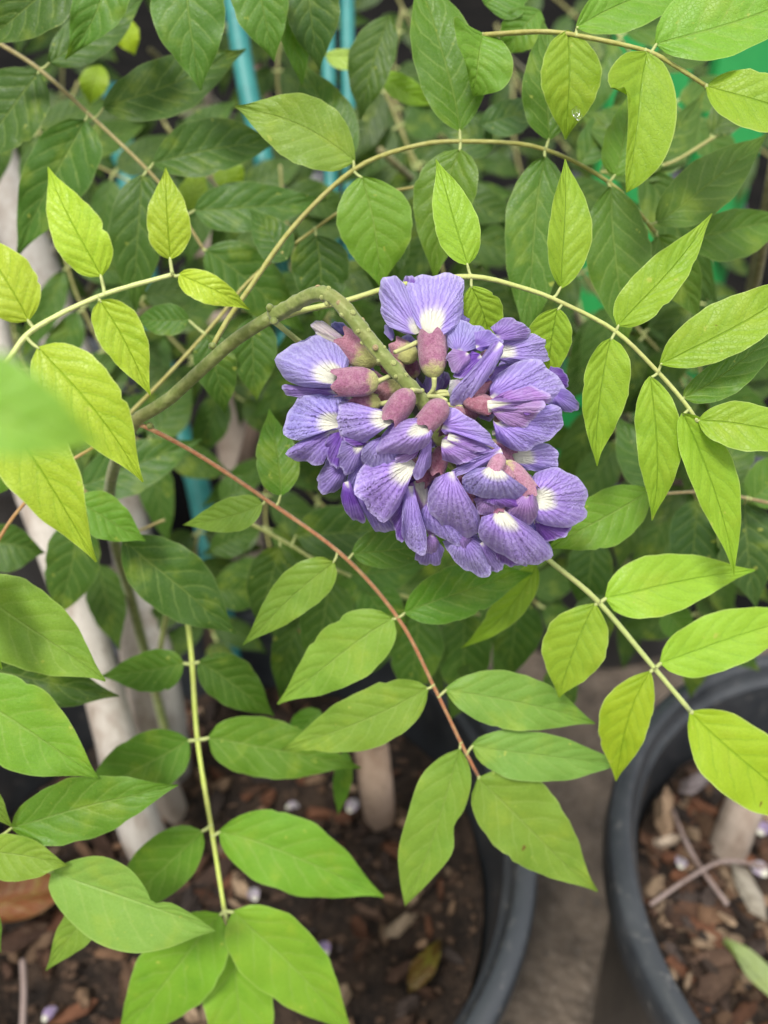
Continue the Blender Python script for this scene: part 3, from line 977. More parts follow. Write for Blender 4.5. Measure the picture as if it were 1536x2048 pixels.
# I: broad leaves at the lower left edge
compound(p_left, [(-130, 1080, 23.0), (-100, 1180, 23.4), (-100, 1380, 23.8), (-60, 1560, 24.2), (-8, 1672, 24.6), (60, 1725, 25.0), (104, 1745, 25.2)], (7, 5), (0.40, 0.45, 0.14, 1), [
    (-66, 1172, 211, 1362, 78, 88, dict(c=FRESH, dz=.5, fold=(8, 10), bow=4)),
    (-90, 1372, 196, 1556, 84, 92, dict(c=(0.18, 0.36, 0.055, .9), dz=.3, fold=(8, 10), bow=6)),
    (22, 1655, 356, 1570, 62, 66, dict(c=(0.113, 0.252, 0.038, 1), dz=.2, fold=(20, 8), bow=2, wave=1.4)),
    (-45, 1700, 136, 1731, 40, 56, dict(c=FRESH, dz=-.2, fold=(16, 8))),
    (104, 1742, 432, 1862, 70, 84, dict(c=(0.205, 0.35, 0.11, .9), dz=.2, fold=(24, 6), wave=.5, bow=0, L=[(140, 1722), (200, 1712), (256, 1735), (290, 1775), (306, 1806), (338, 1804), (380, 1826)], R=[(98, 1780), (130, 1832), (190, 1884), (262, 1906), (330, 1898), (392, 1874)])),
    (226, 1775, 92, 1941, 40, 36, dict(c=FRESH, d=26.4, dz=.4, nostalk=True)),
    (-60, 1540, 26, 1655, 30, 34, dict(c=FRESH, dz=.1)),
    (-60, 1780, 2, 1905, 34, 26, dict(c=MID, d=25.5, dz=.4, nostalk=True)),
    (-70, 1330, 238, 1392, 62, 60, dict(c=(0.054, 0.126, 0.022, 1), d=26.8, dz=.6, nostalk=True)),
    (-120, 1100, 4, 1338, 50, 40, dict(c=YOUNG, d=22.0, dz=.2)),
], seed=18)
# small leaves between stakes and shoot
compound(p_left, [(-20, 1110, 25.5), (30, 1030, 25.4), (110, 945, 25.2), (185, 895, 25.0), (262, 848, 24.2)], (4.5, 5), (0.34, 0.17, 0.06, 1), [
    (150, 1000, 291, 1082, 46, 44, dict(c=(0.140, 0.300, 0.045, 1), dz=.4, nostalk=True)),
    (20, 905, -40, 1000, 40, 40, dict(c=MID, dz=.6, nostalk=True)),
], seed=19)

# C: yellow-green leaf over the top right corner
compound(p_right, [(966, 70, 23.0), (1080, 63, 22.4), (1160, 72, 22.2), (1290, 101, 22.0), (1350, 132, 22.0), (1412, 172, 22.0)], (6.5, 5.5), YEL, [
    (966, 66, 945, 193, 60, 60, dict(c=(0.17, 0.33, 0.06, .8), dz=.3, fold=(10, 30), wave=2.0, bow=0, L=[(1000, 78), (1024, 112), (1024, 150), (1005, 178), (975, 188)], R=[(935, 50), (908, 32), (914, 85), (930, 125)])),
    (1136, 60, 1131, 279, 64, 58, dict(c=YOUNG, dz=.7, fold=(6, 26), shift=.1)),
    (1152, 54, 1420, -60, 50, 58, dict(c=(0.18, 0.35, 0.06, .8), dz=.1, bow=6)),
    (1294, 102, 1252, 386, 70, 70, dict(c=YOUNG, dz=.7, fold=(6, 36), wave=.4, bow=2, L=[(1330, 130), (1352, 190), (1350, 260), (1325, 325), (1285, 366)], R=[(1250, 106), (1218, 142), (1218, 172), (1234, 176), (1252, 178), (1256, 240), (1251, 330)])),
    (1310, 88, 1660, -30, 90, 62, dict(c=(0.20, 0.38, 0.065, .9), dz=-.4, fold=(6, 22), bow=-8)),
    (1412, 172, 1660, 262, 60, 60, dict(c=YOUNG, dz=-.3, fold=(6, 24), bow=8)),
], seed=20)
# dim leaves in the upper right, out of focus
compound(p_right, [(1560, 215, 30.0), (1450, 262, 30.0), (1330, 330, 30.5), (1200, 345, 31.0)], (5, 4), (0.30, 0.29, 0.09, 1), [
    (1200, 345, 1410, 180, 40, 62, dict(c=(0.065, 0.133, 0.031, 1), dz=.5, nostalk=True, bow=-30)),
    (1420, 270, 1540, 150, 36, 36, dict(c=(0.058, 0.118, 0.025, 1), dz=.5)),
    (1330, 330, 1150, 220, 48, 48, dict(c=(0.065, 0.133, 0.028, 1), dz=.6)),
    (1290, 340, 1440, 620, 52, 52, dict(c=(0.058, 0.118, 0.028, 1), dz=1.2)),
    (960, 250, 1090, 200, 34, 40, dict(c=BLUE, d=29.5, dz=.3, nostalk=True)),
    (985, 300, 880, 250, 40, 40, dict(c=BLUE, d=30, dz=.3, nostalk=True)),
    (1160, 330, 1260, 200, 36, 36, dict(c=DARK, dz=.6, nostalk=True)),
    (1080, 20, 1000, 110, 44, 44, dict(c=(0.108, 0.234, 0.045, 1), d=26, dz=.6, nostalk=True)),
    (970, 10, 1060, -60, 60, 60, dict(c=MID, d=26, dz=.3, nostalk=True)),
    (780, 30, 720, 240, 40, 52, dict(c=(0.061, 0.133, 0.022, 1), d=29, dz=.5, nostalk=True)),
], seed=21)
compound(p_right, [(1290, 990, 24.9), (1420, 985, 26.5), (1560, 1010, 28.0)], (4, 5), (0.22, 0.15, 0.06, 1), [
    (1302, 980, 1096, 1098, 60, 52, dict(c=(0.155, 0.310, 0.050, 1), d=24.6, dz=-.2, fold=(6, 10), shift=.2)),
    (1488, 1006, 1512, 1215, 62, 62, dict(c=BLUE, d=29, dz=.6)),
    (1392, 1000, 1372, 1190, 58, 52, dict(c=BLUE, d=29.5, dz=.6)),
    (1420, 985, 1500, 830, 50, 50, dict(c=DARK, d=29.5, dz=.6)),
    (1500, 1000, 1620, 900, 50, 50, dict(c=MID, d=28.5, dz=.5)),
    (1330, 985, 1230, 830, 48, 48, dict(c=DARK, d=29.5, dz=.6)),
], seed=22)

# E: long dark leaf, upper left
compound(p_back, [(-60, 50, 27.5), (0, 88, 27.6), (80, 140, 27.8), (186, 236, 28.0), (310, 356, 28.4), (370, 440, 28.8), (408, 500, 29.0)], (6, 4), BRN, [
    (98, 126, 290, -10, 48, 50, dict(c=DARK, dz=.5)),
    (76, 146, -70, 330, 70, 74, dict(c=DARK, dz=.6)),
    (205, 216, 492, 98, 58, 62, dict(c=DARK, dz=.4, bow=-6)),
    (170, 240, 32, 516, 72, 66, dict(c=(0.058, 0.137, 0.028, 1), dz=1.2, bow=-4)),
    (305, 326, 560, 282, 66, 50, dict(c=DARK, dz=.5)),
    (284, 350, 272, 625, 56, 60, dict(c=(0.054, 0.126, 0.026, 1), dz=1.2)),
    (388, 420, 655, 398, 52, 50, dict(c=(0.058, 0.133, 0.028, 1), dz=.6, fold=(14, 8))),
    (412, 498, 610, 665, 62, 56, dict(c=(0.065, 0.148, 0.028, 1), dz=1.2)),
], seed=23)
# F: tips hanging in from the top edge
compound(p_back, [(60, -170, 25.5), (200, -120, 25.2), (370, -130, 25.0), (520, -110, 25.2), (640, -90, 26.0)], (5, 4), BRN, [
    (215, -95, 130, 119, 58, 62, dict(c=(0.090, 0.198, 0.038, 1), dz=.6, bow=22, shift=-.15, twist=20)),
    (365, -110, 402, 181, 78, 74, dict(c=(0.090, 0.203, 0.038, 1), dz=.7, bow=-4, fold=(10, 10), shift=.1)),
    (500, -95, 549, 123, 54, 60, dict(c=(0.095, 0.203, 0.038, 1), dz=.7, shift=.1)),
    (610, -80, 640, 140, 62, 50, dict(c=BLUE, dz=1.0)),
    (150, -60, -40, 96, 70, 60, dict(c=(0.054, 0.122, 0.028, 1), dz=.8)),
    (565, -20, 605, 175, 34, 26, dict(c=(0.108, 0.225, 0.038, 1), d=26.5, dz=.5, nostalk=True)),
], seed=24)
# leaves behind the olive stem
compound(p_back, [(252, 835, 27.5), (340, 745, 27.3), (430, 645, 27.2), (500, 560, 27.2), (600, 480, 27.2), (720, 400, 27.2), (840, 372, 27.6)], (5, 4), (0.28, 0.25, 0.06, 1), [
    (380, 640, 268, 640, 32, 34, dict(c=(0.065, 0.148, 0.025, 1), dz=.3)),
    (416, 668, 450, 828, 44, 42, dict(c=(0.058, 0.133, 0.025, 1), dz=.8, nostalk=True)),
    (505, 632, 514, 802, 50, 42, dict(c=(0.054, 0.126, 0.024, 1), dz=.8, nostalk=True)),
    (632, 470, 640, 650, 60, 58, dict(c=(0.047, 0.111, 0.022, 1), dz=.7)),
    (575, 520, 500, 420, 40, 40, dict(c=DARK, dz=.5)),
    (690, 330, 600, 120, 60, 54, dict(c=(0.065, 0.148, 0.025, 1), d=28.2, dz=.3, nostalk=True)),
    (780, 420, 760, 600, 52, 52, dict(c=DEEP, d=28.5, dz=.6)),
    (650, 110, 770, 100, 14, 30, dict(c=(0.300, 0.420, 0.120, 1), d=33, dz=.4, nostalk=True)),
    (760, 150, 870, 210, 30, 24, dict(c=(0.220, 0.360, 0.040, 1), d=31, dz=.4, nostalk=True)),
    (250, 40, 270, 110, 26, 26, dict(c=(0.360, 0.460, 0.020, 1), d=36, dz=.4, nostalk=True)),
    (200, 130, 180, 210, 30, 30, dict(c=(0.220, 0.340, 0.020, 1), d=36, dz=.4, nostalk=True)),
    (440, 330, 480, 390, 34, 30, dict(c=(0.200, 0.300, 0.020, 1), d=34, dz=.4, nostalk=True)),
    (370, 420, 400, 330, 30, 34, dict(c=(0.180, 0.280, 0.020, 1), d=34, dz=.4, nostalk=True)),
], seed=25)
# dim leaves left of and below the flower
compound(p_back, [(110, 985, 31.0), (160, 975, 31.0), (250, 1060, 31.0), (330, 1040, 31.5)], (4, 4), BRN, [
    (165, 972, 405, 878, 50, 56, dict(c=DARK, dz=.4)),
    (246, 1078, 472, 1268, 70, 68, dict(c=(0.058, 0.133, 0.028, 1), d=27.0, dz=.8, fold=(8, 8), nostalk=True)),
    (160, 1040, 110, 1240, 56, 56, dict(c=DARK, dz=.8)),
    (200, 1130, 240, 1300, 40, 40, dict(c=DARK, d=36, dz=.8, nostalk=True)),
    (-40, 1080, 90, 1105, 40, 60, dict(c=DARK, dz=.3, nostalk=True)),
], seed=26)
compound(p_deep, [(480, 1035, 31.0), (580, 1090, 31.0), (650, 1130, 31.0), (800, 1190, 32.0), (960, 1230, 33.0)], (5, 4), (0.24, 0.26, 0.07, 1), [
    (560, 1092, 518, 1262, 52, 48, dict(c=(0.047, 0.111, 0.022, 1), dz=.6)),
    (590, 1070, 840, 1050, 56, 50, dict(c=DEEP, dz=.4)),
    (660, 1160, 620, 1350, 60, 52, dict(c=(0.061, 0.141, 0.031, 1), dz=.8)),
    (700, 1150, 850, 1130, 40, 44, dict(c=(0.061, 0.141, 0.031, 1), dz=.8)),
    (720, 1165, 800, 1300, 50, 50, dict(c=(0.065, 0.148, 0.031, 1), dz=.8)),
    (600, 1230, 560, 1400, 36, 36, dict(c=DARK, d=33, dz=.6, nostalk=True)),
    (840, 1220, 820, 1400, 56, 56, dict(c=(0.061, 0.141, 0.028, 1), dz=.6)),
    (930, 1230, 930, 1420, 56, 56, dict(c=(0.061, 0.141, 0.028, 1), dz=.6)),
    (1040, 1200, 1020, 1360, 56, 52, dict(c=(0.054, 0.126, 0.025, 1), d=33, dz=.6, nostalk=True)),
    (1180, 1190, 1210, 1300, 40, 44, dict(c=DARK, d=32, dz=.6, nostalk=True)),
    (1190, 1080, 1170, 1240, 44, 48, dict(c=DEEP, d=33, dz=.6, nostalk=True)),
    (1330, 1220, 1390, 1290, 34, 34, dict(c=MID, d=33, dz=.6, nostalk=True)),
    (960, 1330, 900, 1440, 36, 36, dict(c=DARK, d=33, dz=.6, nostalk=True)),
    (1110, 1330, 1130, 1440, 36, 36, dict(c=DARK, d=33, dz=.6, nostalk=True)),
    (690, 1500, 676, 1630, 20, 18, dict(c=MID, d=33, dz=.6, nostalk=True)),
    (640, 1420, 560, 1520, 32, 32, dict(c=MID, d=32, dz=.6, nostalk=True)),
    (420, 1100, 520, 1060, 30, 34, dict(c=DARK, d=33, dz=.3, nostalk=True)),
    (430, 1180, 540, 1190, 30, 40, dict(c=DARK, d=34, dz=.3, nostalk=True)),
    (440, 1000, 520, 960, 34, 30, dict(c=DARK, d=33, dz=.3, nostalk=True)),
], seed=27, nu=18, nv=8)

# filler shoots farther back
def random_compound(plant, seed, px, py, d, ang, length, col, n=4):
    rn = random.Random(seed)
    a = math.radians(ang)
    ux, uy = math.cos(a), math.sin(a)
    path = []
    for k in range(4):
        q = k / 3
        path.append((px + ux * length * q - uy * 30 * math.sin(q * 3), py + uy * length * q + ux * 20 * math.sin(q * 3) + 40 * q * q, d + q * 1.5))
    lv = []
    sc = 26.0 / d
    for k in range(n):
        q = (k + .6) / n
        x = px + ux * length * q - uy * 30 * math.sin(q * 3); y = py + uy * length * q + ux * 20 * math.sin(q * 3) + 40 * q * q
        for s in (-1, 1):
            la = a + s * math.radians(rn.uniform(52, 80))
            ll = rn.uniform(190, 260) * sc
            off = 20 * sc
            w = rn.uniform(46, 62) * sc
            k2 = rn.uniform(.75, 1.2)
            lv.append((x + math.cos(la) * off, y + math.sin(la) * off, x + math.cos(la) * (off + ll), y + math.sin(la) * (off + ll) + 40 * sc, w, w * rn.uniform(.8, 1.1), dict(c=(col[0] * k2, col[1] * k2, col[2] * k2, 1), dz=rn.uniform(.2, 1.8))))
    x = px + ux * length; y = py + uy * length + 40
    lv.append((x + ux * 12, y + uy * 12, x + ux * 220 * sc, y + uy * 220 * sc, 50 * sc, 50 * sc, dict(c=col + (1,) if len(col) == 3 else col, dz=.8)))
    return compound(plant, path, (4, 3), (0.22, 0.21, 0.06, 1), lv, nu=14, nv=6, seed=seed)

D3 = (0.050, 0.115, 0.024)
fill = [
    (p_back, -40, 180, 40, 25, 330, D3), (p_back, 120, 480, 39, 60, 330, D3), (p_back, 330, 250, 41, 35, 300, D3),
    (p_back, 60, 760, 38, 20, 280, D3), (p_back, 560, 330, 40, 70, 300, D3), (p_back, 250, 560, 40, 40, 300, D3),
    (p_deep, 760, 130, 42, 60, 300, D3), (p_deep, 880, 330, 36, 80, 320, D3), (p_deep, 1080, 330, 36, 60, 320, D3),
    (p_deep, 1200, 560, 36, 40, 330, D3), (p_deep, 1180, 760, 38, 50, 300, D3), (p_deep, 1400, 560, 36, 80, 300, D3),
    (p_deep, 660, 480, 38, 80, 330, D3), (p_deep, 980, 560, 38, 80, 300, D3), (p_deep, 1380, 760, 38, 80, 300, D3),
    (p_right, 1180, -40, 34, 50, 300, (0.075, 0.16, 0.04)), (p_deep, 1440, 1020, 40, 100, 200, D3), (p_deep, 700, 1020, 40, 60, 240, D3),
    (p_deep, 560, 880, 42, 90, 240, D3), (p_deep, 880, 1000, 40, 40, 260, D3),
]
p_far = [tag(empty('wisteria_plant', (-.15, 1.3, .22)), 'far dark wisteria seen between the top leaves and teal stakes', 'plant', 'wisteria plants'),
         tag(empty('wisteria_plant', (.40, 1.3, .22)), 'far dark wisteria behind the bright green post', 'plant', 'wisteria plants')]
rf = random.Random(99)
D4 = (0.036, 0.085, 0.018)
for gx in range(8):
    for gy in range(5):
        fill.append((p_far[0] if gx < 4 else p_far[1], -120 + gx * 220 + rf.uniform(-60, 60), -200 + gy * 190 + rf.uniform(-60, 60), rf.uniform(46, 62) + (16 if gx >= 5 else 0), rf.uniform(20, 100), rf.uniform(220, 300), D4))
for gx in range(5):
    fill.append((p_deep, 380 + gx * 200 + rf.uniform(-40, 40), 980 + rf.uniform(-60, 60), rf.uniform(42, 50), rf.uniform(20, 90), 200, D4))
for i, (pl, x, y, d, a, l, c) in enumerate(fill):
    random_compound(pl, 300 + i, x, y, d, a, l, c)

# woody stems that carry the background shoots
for pl, ends in ((p_left, [(-60, 830, 17.6), (-130, 1080, 23.0), (-420, 700, 7.4)]), (p_back, [(150, 300, 33), (420, 250, 36), (300, 620, 34)]), (p_deep, [(760, 300, 40), (1000, 420, 38), (1250, 620, 37), (1380, 820, 38)]), (p_right, [(1560, 250, 31), (1600, 120, 24)]), (p_far[0], [(300, 100, 56), (600, 60, 54)]), (p_far[1], [(1000, 100, 56), (1300, 60, 54)])):
    b0 = Vector(pl.location)
    for (x, y, d) in ends:
        e = P(x, y, d / 100)
        mdl = b0.lerp(e, .5) + Vector((0, .03, .03))
        MB().tube(catmull([b0, mdl, e], 20), [lerp(.004, .0018, k / 20) for k in range(21)], 8).build('stem', STALK, pl, (0.13, 0.12, 0.045, 1))

# ------------------------------------------------------------------ the flower cluster
def Z(x, y):
    return (500 + x / 2.0757, 500 + y / 2.0757)

cl_top = P(640, 585, .202)
cluster = tag(empty('flower_cluster', cl_top), 'drooping cluster of lilac-purple pea flowers with mauve calyxes', 'flower cluster')

# stalk of the cluster, knobbly with old scars
ped = [(545, 632, 21.2), (600, 601, 20.6), (632, 588, 20.2), (664, 594, 19.9), (700, 630, 19.75), (745, 688, 19.8), (800, 752, 19.95), (846, 806, 20.3), (880, 880, 20.9), (940, 960, 21.7), (1000, 1040, 22.4)]
pp = catmull([P(a, b, c / 100) for a, b, c in ped], 70)
rp = random.Random(8)
rads = [lerp(.0019, .0017, min(1, i / 45)) * (1 + rp.uniform(-.09, .10)) if i < 45 else lerp(.0017, .0009, (i - 45) / 25) for i in range(71)]
MB().tube(pp, rads, 20, ridge=.07).build('flower_stalk', STALK, cluster, (0.145, 0.185, 0.04, 1))
sm = MB()
sm.tube([(0, 0, 0), (0, 0, .0006), (0, 0, .0010)], [.00085, .00075, .0006], 8)
sm.tube([(0, 0, .0009), (0, 0, .0012)], [.00035, .00025], 6)
scar_me = bpy.data.meshes.new('stalk_scar')
scar_me.from_pydata([tuple(v) for v in sm.v], [], sm.f)
scar_me.materials.append(STALK)
camv = Vector((0, 0, CAM_Z))
for k in range(26):
    i = 12 + int(33 * k / 26)
    c = Vector(tuple(pp[i])); t = (Vector(tuple(pp[i + 1])) - Vector(tuple(pp[i - 1]))).normalized()
    tc = (camv - c).normalized()
    sd = t.cross(tc).normalized()
    a = (k * 137.5) % 220 - 110
    n = (tc * math.cos(math.radians(a)) + sd * math.sin(math.radians(a))).normalized()
    o = bpy.data.objects.new('stalk_scar', scar_me)
    COL.objects.link(o)
    o.parent = cluster
    o.location = c + n * rads[i] * .92 - cl_top
    o.rotation_mode = 'QUATERNION'
    o.rotation_quaternion = n.to_track_quat('Z', 'Y')
    s = rp.uniform(.6, 1.0)
    o.scale = (s, s, s * rp.uniform(.45, .9))
    o.color = (0.26, 0.29, 0.09, 1) if k % 4 else (0.27, 0.19, 0.09, 1)

TONES = {0: (0.42, 0.33, 0.72), 1: (0.31, 0.22, 0.58), 2: (0.20, 0.08, 0.42), 3: (0.40, 0.24, 0.53), 4: (0.10, 0.10, 0.36), 5: (0.62, 0.60, 0.56), 6: (0.40, 0.36, 0.76), 7: (0.42, 0.34, 0.50)}
PN = [0]

def petal(fl, base, L, tip, R, db, dt, bulge=2.0, edge=0.0, tone=0, white=0.0, ruf=1.5):
    """a petal fanning out from its claw (base); L, tip, R give the rim in order"""
    PN[0] += 1
    rn = random.Random(PN[0] * 7 + 3)
    nu, nv = 18, 30
    B, T = np.array(Z(*base)), np.array(Z(*tip))
    rim = [Z(*q) for q in L] + [tuple(T)] + [Z(*q) for q in R]
    # the claw is a few pixels wide
    ax = (T - B); al = np.linalg.norm(ax) or 1.0; ax = ax / al
    RM = catmull(rim, nv)
    span = max(np.linalg.norm(RM[j] - B) for j in range(nv + 1))
    sm = span * .205 / F
    ph = [rn.uniform(0, 6.28) for _ in range(6)]
    claw = np.array([-ax[1], ax[0]]) * min(7.0, al * .08)
    s0 = 1.0 if np.dot(RM[0] - B, claw) > 0 else -1.0
    roll = rn.choice((.0016, .0012, .0008, -.0010)) * min(1.0, sm / .012)
    V = []
    for i in range(nu + 1):
        t = i / nu
        for j in range(nv + 1):
            v = 2 * j / nv - 1
            b0 = B - claw * v * s0
            r = RM[j]
            # uneven rim
            k = ruf * .022 * (math.sin(v * 11 + ph[3]) + .6 * math.sin(v * 23 + ph[4])) * t ** 4
            q = b0 + (r - b0) * t * (1 + k)
            along = max(0.0, min(1.15, float(np.dot(q - B, ax)) / al))
            d = lerp(db, dt, along) / 100
            side = 1 - v * v
            d -= 1.35 * bulge / 1000 * math.sin(math.pi * min(1.0, t) ** .9) * (.45 + .55 * side)
            d -= edge / 1000 * t ** 4
            d += bulge / 1000 * .35 * t ** 3 * abs(v) ** 2
            # ruffled rim and gentle waves that follow the veins
            d += ruf * sm * .075 * t ** 3 * math.sin(v * 6.5 + ph[0])
            d += ruf * sm * .034 * t ** 2 * math.sin(v * 13 + ph[1])
            d += ruf * sm * .012 * t * math.sin(v * 33 + ph[2])
            d += sm * .035 * math.exp(-(v / .10) ** 2) * math.sin(math.pi * min(1, t * 1.02))
            # rolled-back rim
            d += roll * max(0.0, (t - .78) / .22) ** 2 * (.6 + .4 * math.sin(v * 4 + ph[5]))
            V.append(P(q[0], q[1], d))
    me = grid_mesh('petal', V, nu, nv)
    c = TONES[tone]
    j = [1 + rn.uniform(-.08, .08) for _ in range(3)]
    return mesh_obj('petal', me, PETAL, fl, (c[0] * j[0], c[1] * j[1], c[2] * j[2], -.5 if white == 0 else white + .04))

def calyx(fl, base, mouth, r, db, dm, col=(0.27, 0.095, 0.175), green=.36, teeth=True):
    """bell-shaped calyx from stalk end to mouth, with five shallow teeth"""
    PN[0] += 1
    rn = random.Random(PN[0] * 13)
    b3 = P(*Z(*base), db / 100); m3 = P(*Z(*mouth), dm / 100)
    ax = m3 - b3
    ln = ax.length
    ax.normalize()
    R = r / 2.0757 * (db / 100) / F
    u1 = ax.orthogonal().normalized(); u2 = ax.cross(u1)
    pr = [(0, .10), (.03, .34), (.10, .60), (.22, .82), (.38, .96), (.55, 1.0), (.72, .99), (.88, .96), (1.0, .95)]
    nu, nv = 16, 28
    V = []
    lp = [rn.uniform(0, 6.28) for _ in range(3)]
    for i in range(nu + 1):
        t = i / nu
        rr = np.interp(t, [p[0] for p in pr], [p[1] for p in pr])
        for j in range(nv + 1):
            a = 2 * math.pi * j / nv
            tooth = (.09 * math.cos(5 * a + 1) + .05) * sstep(.6, 1, t) * (1 if teeth else 0)
            w = 1 + .05 * math.sin(2 * a + lp[0] + t * 2) + .035 * math.sin(3 * a + lp[1] - t * 3) + .04 * math.sin(5 * a + 1) * t + .02 * math.sin(9 * a + lp[2])
            V.append(b3 + ax * ln * (t + tooth) + (u1 * math.cos(a) + u2 * math.sin(a) * .92) * R * rr * w)
    me = grid_mesh('calyx', V, nu, nv)
    o = mesh_obj('calyx', me, CALYX, fl, (*col, green))
    return o

def pedicel(fl, pts, r=9):
    p3 = [P(*Z(a, b), c / 100) for a, b, c in pts]
    q = catmull(p3, 10)
    rr = r / 2.0757 * .204 / F
    MB().tube(q, [rr * (1.0 + .35 * (i / 10) ** 3) for i in range(11)], 8).build('pedicel', STALK, fl, (0.40, 0.42, 0.16, 1))

def flower(label=None):
    f = empty('flower', cl_top, cluster)
    if label: f['label'] = label
    return f

# top flower, standing up
f = flower('upright flower at the top of the cluster')
petal(f, (700, 345), [(640, 348), (570, 310), (536, 215), (548, 135)], (590, 97), [(652, 160), (680, 235)], 20.5, 20.9, 1.6, 0, 0, .10)
petal(f, (700, 310), [(650, 200), (628, 130)], (655, 112), [(690, 120), (715, 200)], 20.9, 21.1, .5, 0, 2)
petal(f, (745, 352), [(690, 310), (655, 225), (660, 135)], (740, 98), [(830, 102), (885, 130), (888, 210), (865, 300), (812, 352)], 20.35, 21.0, 2.2, 1.0, 0, .30)
petal(f, (805, 345), [(850, 265), (885, 188)], (922, 215), [(938, 260), (900, 315), (850, 345)], 21.1, 21.6, 1.2, 0, 6)
calyx(f, (765, 532), (752, 362), 66, 20.2, 20.35)
pedicel(f, [(735, 610, 20.5), (762, 575, 20.3), (765, 528, 20.2)])
petal(f, (815, 420), [(800, 380), (805, 350)], (825, 362), [(832, 390)], 20.5, 20.5, .5, 0, 5)
# left flower
f = flower('flower with a rounded petal at the left of the cluster')
petal(f, (372, 540), [(330, 572), (250, 570), (170, 552), (118, 510), (116, 450)], (180, 388), [(285, 360), (365, 395), (410, 455), (402, 505)], 20.3, 20.9, 3.2, 0, 0, .30)
petal(f, (360, 590), [(270, 570), (190, 562)], (132, 558), [(140, 592), (215, 614), (320, 604)], 20.9, 21.2, 1.2, 0, 1)
petal(f, (420, 615), [(340, 598), (260, 600)], (200, 612), [(280, 622), (360, 628)], 21.0, 21.2, .6, 0, 1)
calyx(f, (537, 545), (360, 552), 64, 20.15, 20.15)
pedicel(f, [(612, 503, 19.85), (575, 525, 20.0), (533, 545, 20.15)])
# second left flower
f = flower('flower below the leftmost one, split lower petal')
petal(f, (372, 722), [(392, 640), (380, 606), (285, 598), (175, 635)], (146, 765), [(200, 792), (280, 760), (350, 750)], 20.7, 21.3, 2.6, 0, 0, .26)
petal(f, (372, 740), [(290, 758), (200, 798)], (153, 838), [(190, 872), (250, 888), (305, 886), (322, 820), (345, 775)], 20.9, 21.5, 2, 0, 1, .12)
petal(f, (385, 758), [(330, 765), (312, 812)], (335, 893), [(372, 902), (380, 830)], 20.75, 21.0, 1.6, .8, 2)
petal(f, (400, 888), [(325, 860), (285, 935)], (285, 1000), [(350, 1008), (400, 955)], 21.4, 21.8, 2, 0, 1)
calyx(f, (545, 640), (425, 622), 42, 20.6, 20.6, green=.55)
pedicel(f, [(650, 600, 20.2), (600, 625, 20.4), (543, 640, 20.6)])
# centre left flower
f = flower('flower with white throat left of the centre')
petal(f, (610, 695), [(530, 658), (450, 642), (400, 626)], (360, 652), [(362, 715), (395, 772), (465, 803), (530, 760), (580, 728)], 19.75, 20.4, 3.4, 0, 0, .30)
petal(f, (490, 795), [(400, 752), (370, 722)], (372, 748), [(392, 790), (440, 818), (475, 808)], 20.4, 20.5, 1, .6, 2)
petal(f, (462, 800), [(385, 792), (362, 850), (372, 900)], (402, 932), [(452, 900), (475, 850)], 20.5, 20.9, 1.8, 1, 1, .18)
petal(f, (475, 870), [(415, 920), (403, 965)], (438, 1003), [(465, 960), (478, 900)], 20.9, 21.2, 1.2, 0, 1)
calyx(f, (672, 580), (585, 700), 60, 19.55, 19.7, green=.10)
pedicel(f, [(712, 590, 20.2), (700, 585, 19.9), (670, 583, 19.6)])
# centre flower
f = flower('flower at the centre with a broad lower petal')
petal(f, (740, 725), [(690, 695), (605, 712), (545, 768)], (528, 828), [(580, 850), (660, 848), (735, 812), (760, 760)], 19.4, 19.95, 3.2, 0, 0, .26)
petal(f, (560, 775), [(490, 795), (463, 840), (478, 890)], (556, 926), [(622, 928), (645, 880), (610, 845)], 20.05, 20.45, 2.2, .6, 0)
petal(f, (700, 828), [(640, 840)], (600, 858), [(620, 886), (690, 862)], 19.95, 20.05, .8, 0, 3)
petal(f, (742, 780), [(700, 850), (690, 890)], (668, 938), [(700, 952), (748, 900), (754, 835)], 19.8, 20.2, 1.8, 0, 0)
petal(f, (682, 880), [(600, 902), (485, 870), (440, 955), (450, 1030)], (500, 1092), [(565, 1122), (620, 1065), (658, 965)], 20.25, 20.95, 3.2, 0, 0, .27)
calyx(f, (812, 625), (725, 725), 57, 19.35, 19.45, green=.08)
pedicel(f, [(735, 608, 20.3), (780, 610, 19.9), (810, 627, 19.4)])
# lower left wings
f = flower('flower half hidden at the lower left of the cluster')
petal(f, (400, 962), [(376, 1020), (392, 1080)], (445, 1130), [(480, 1125), (455, 1050), (428, 990)], 21.1, 21.6, 1.8, 1, 2)
petal(f, (455, 1005), [(443, 1040), (485, 1115)], (530, 1172), [(588, 1165), (600, 1120), (520, 1085)], 21.3, 21.8, 1.6, 0, 1)
petal(f, (440, 930), [(395, 960), (400, 1010)], (420, 1050), [(450, 1040), (470, 980)], 21.3, 21.6, 1, 0, 1)
calyx(f, (600, 880), (480, 960), 40, 21.4, 21.4)
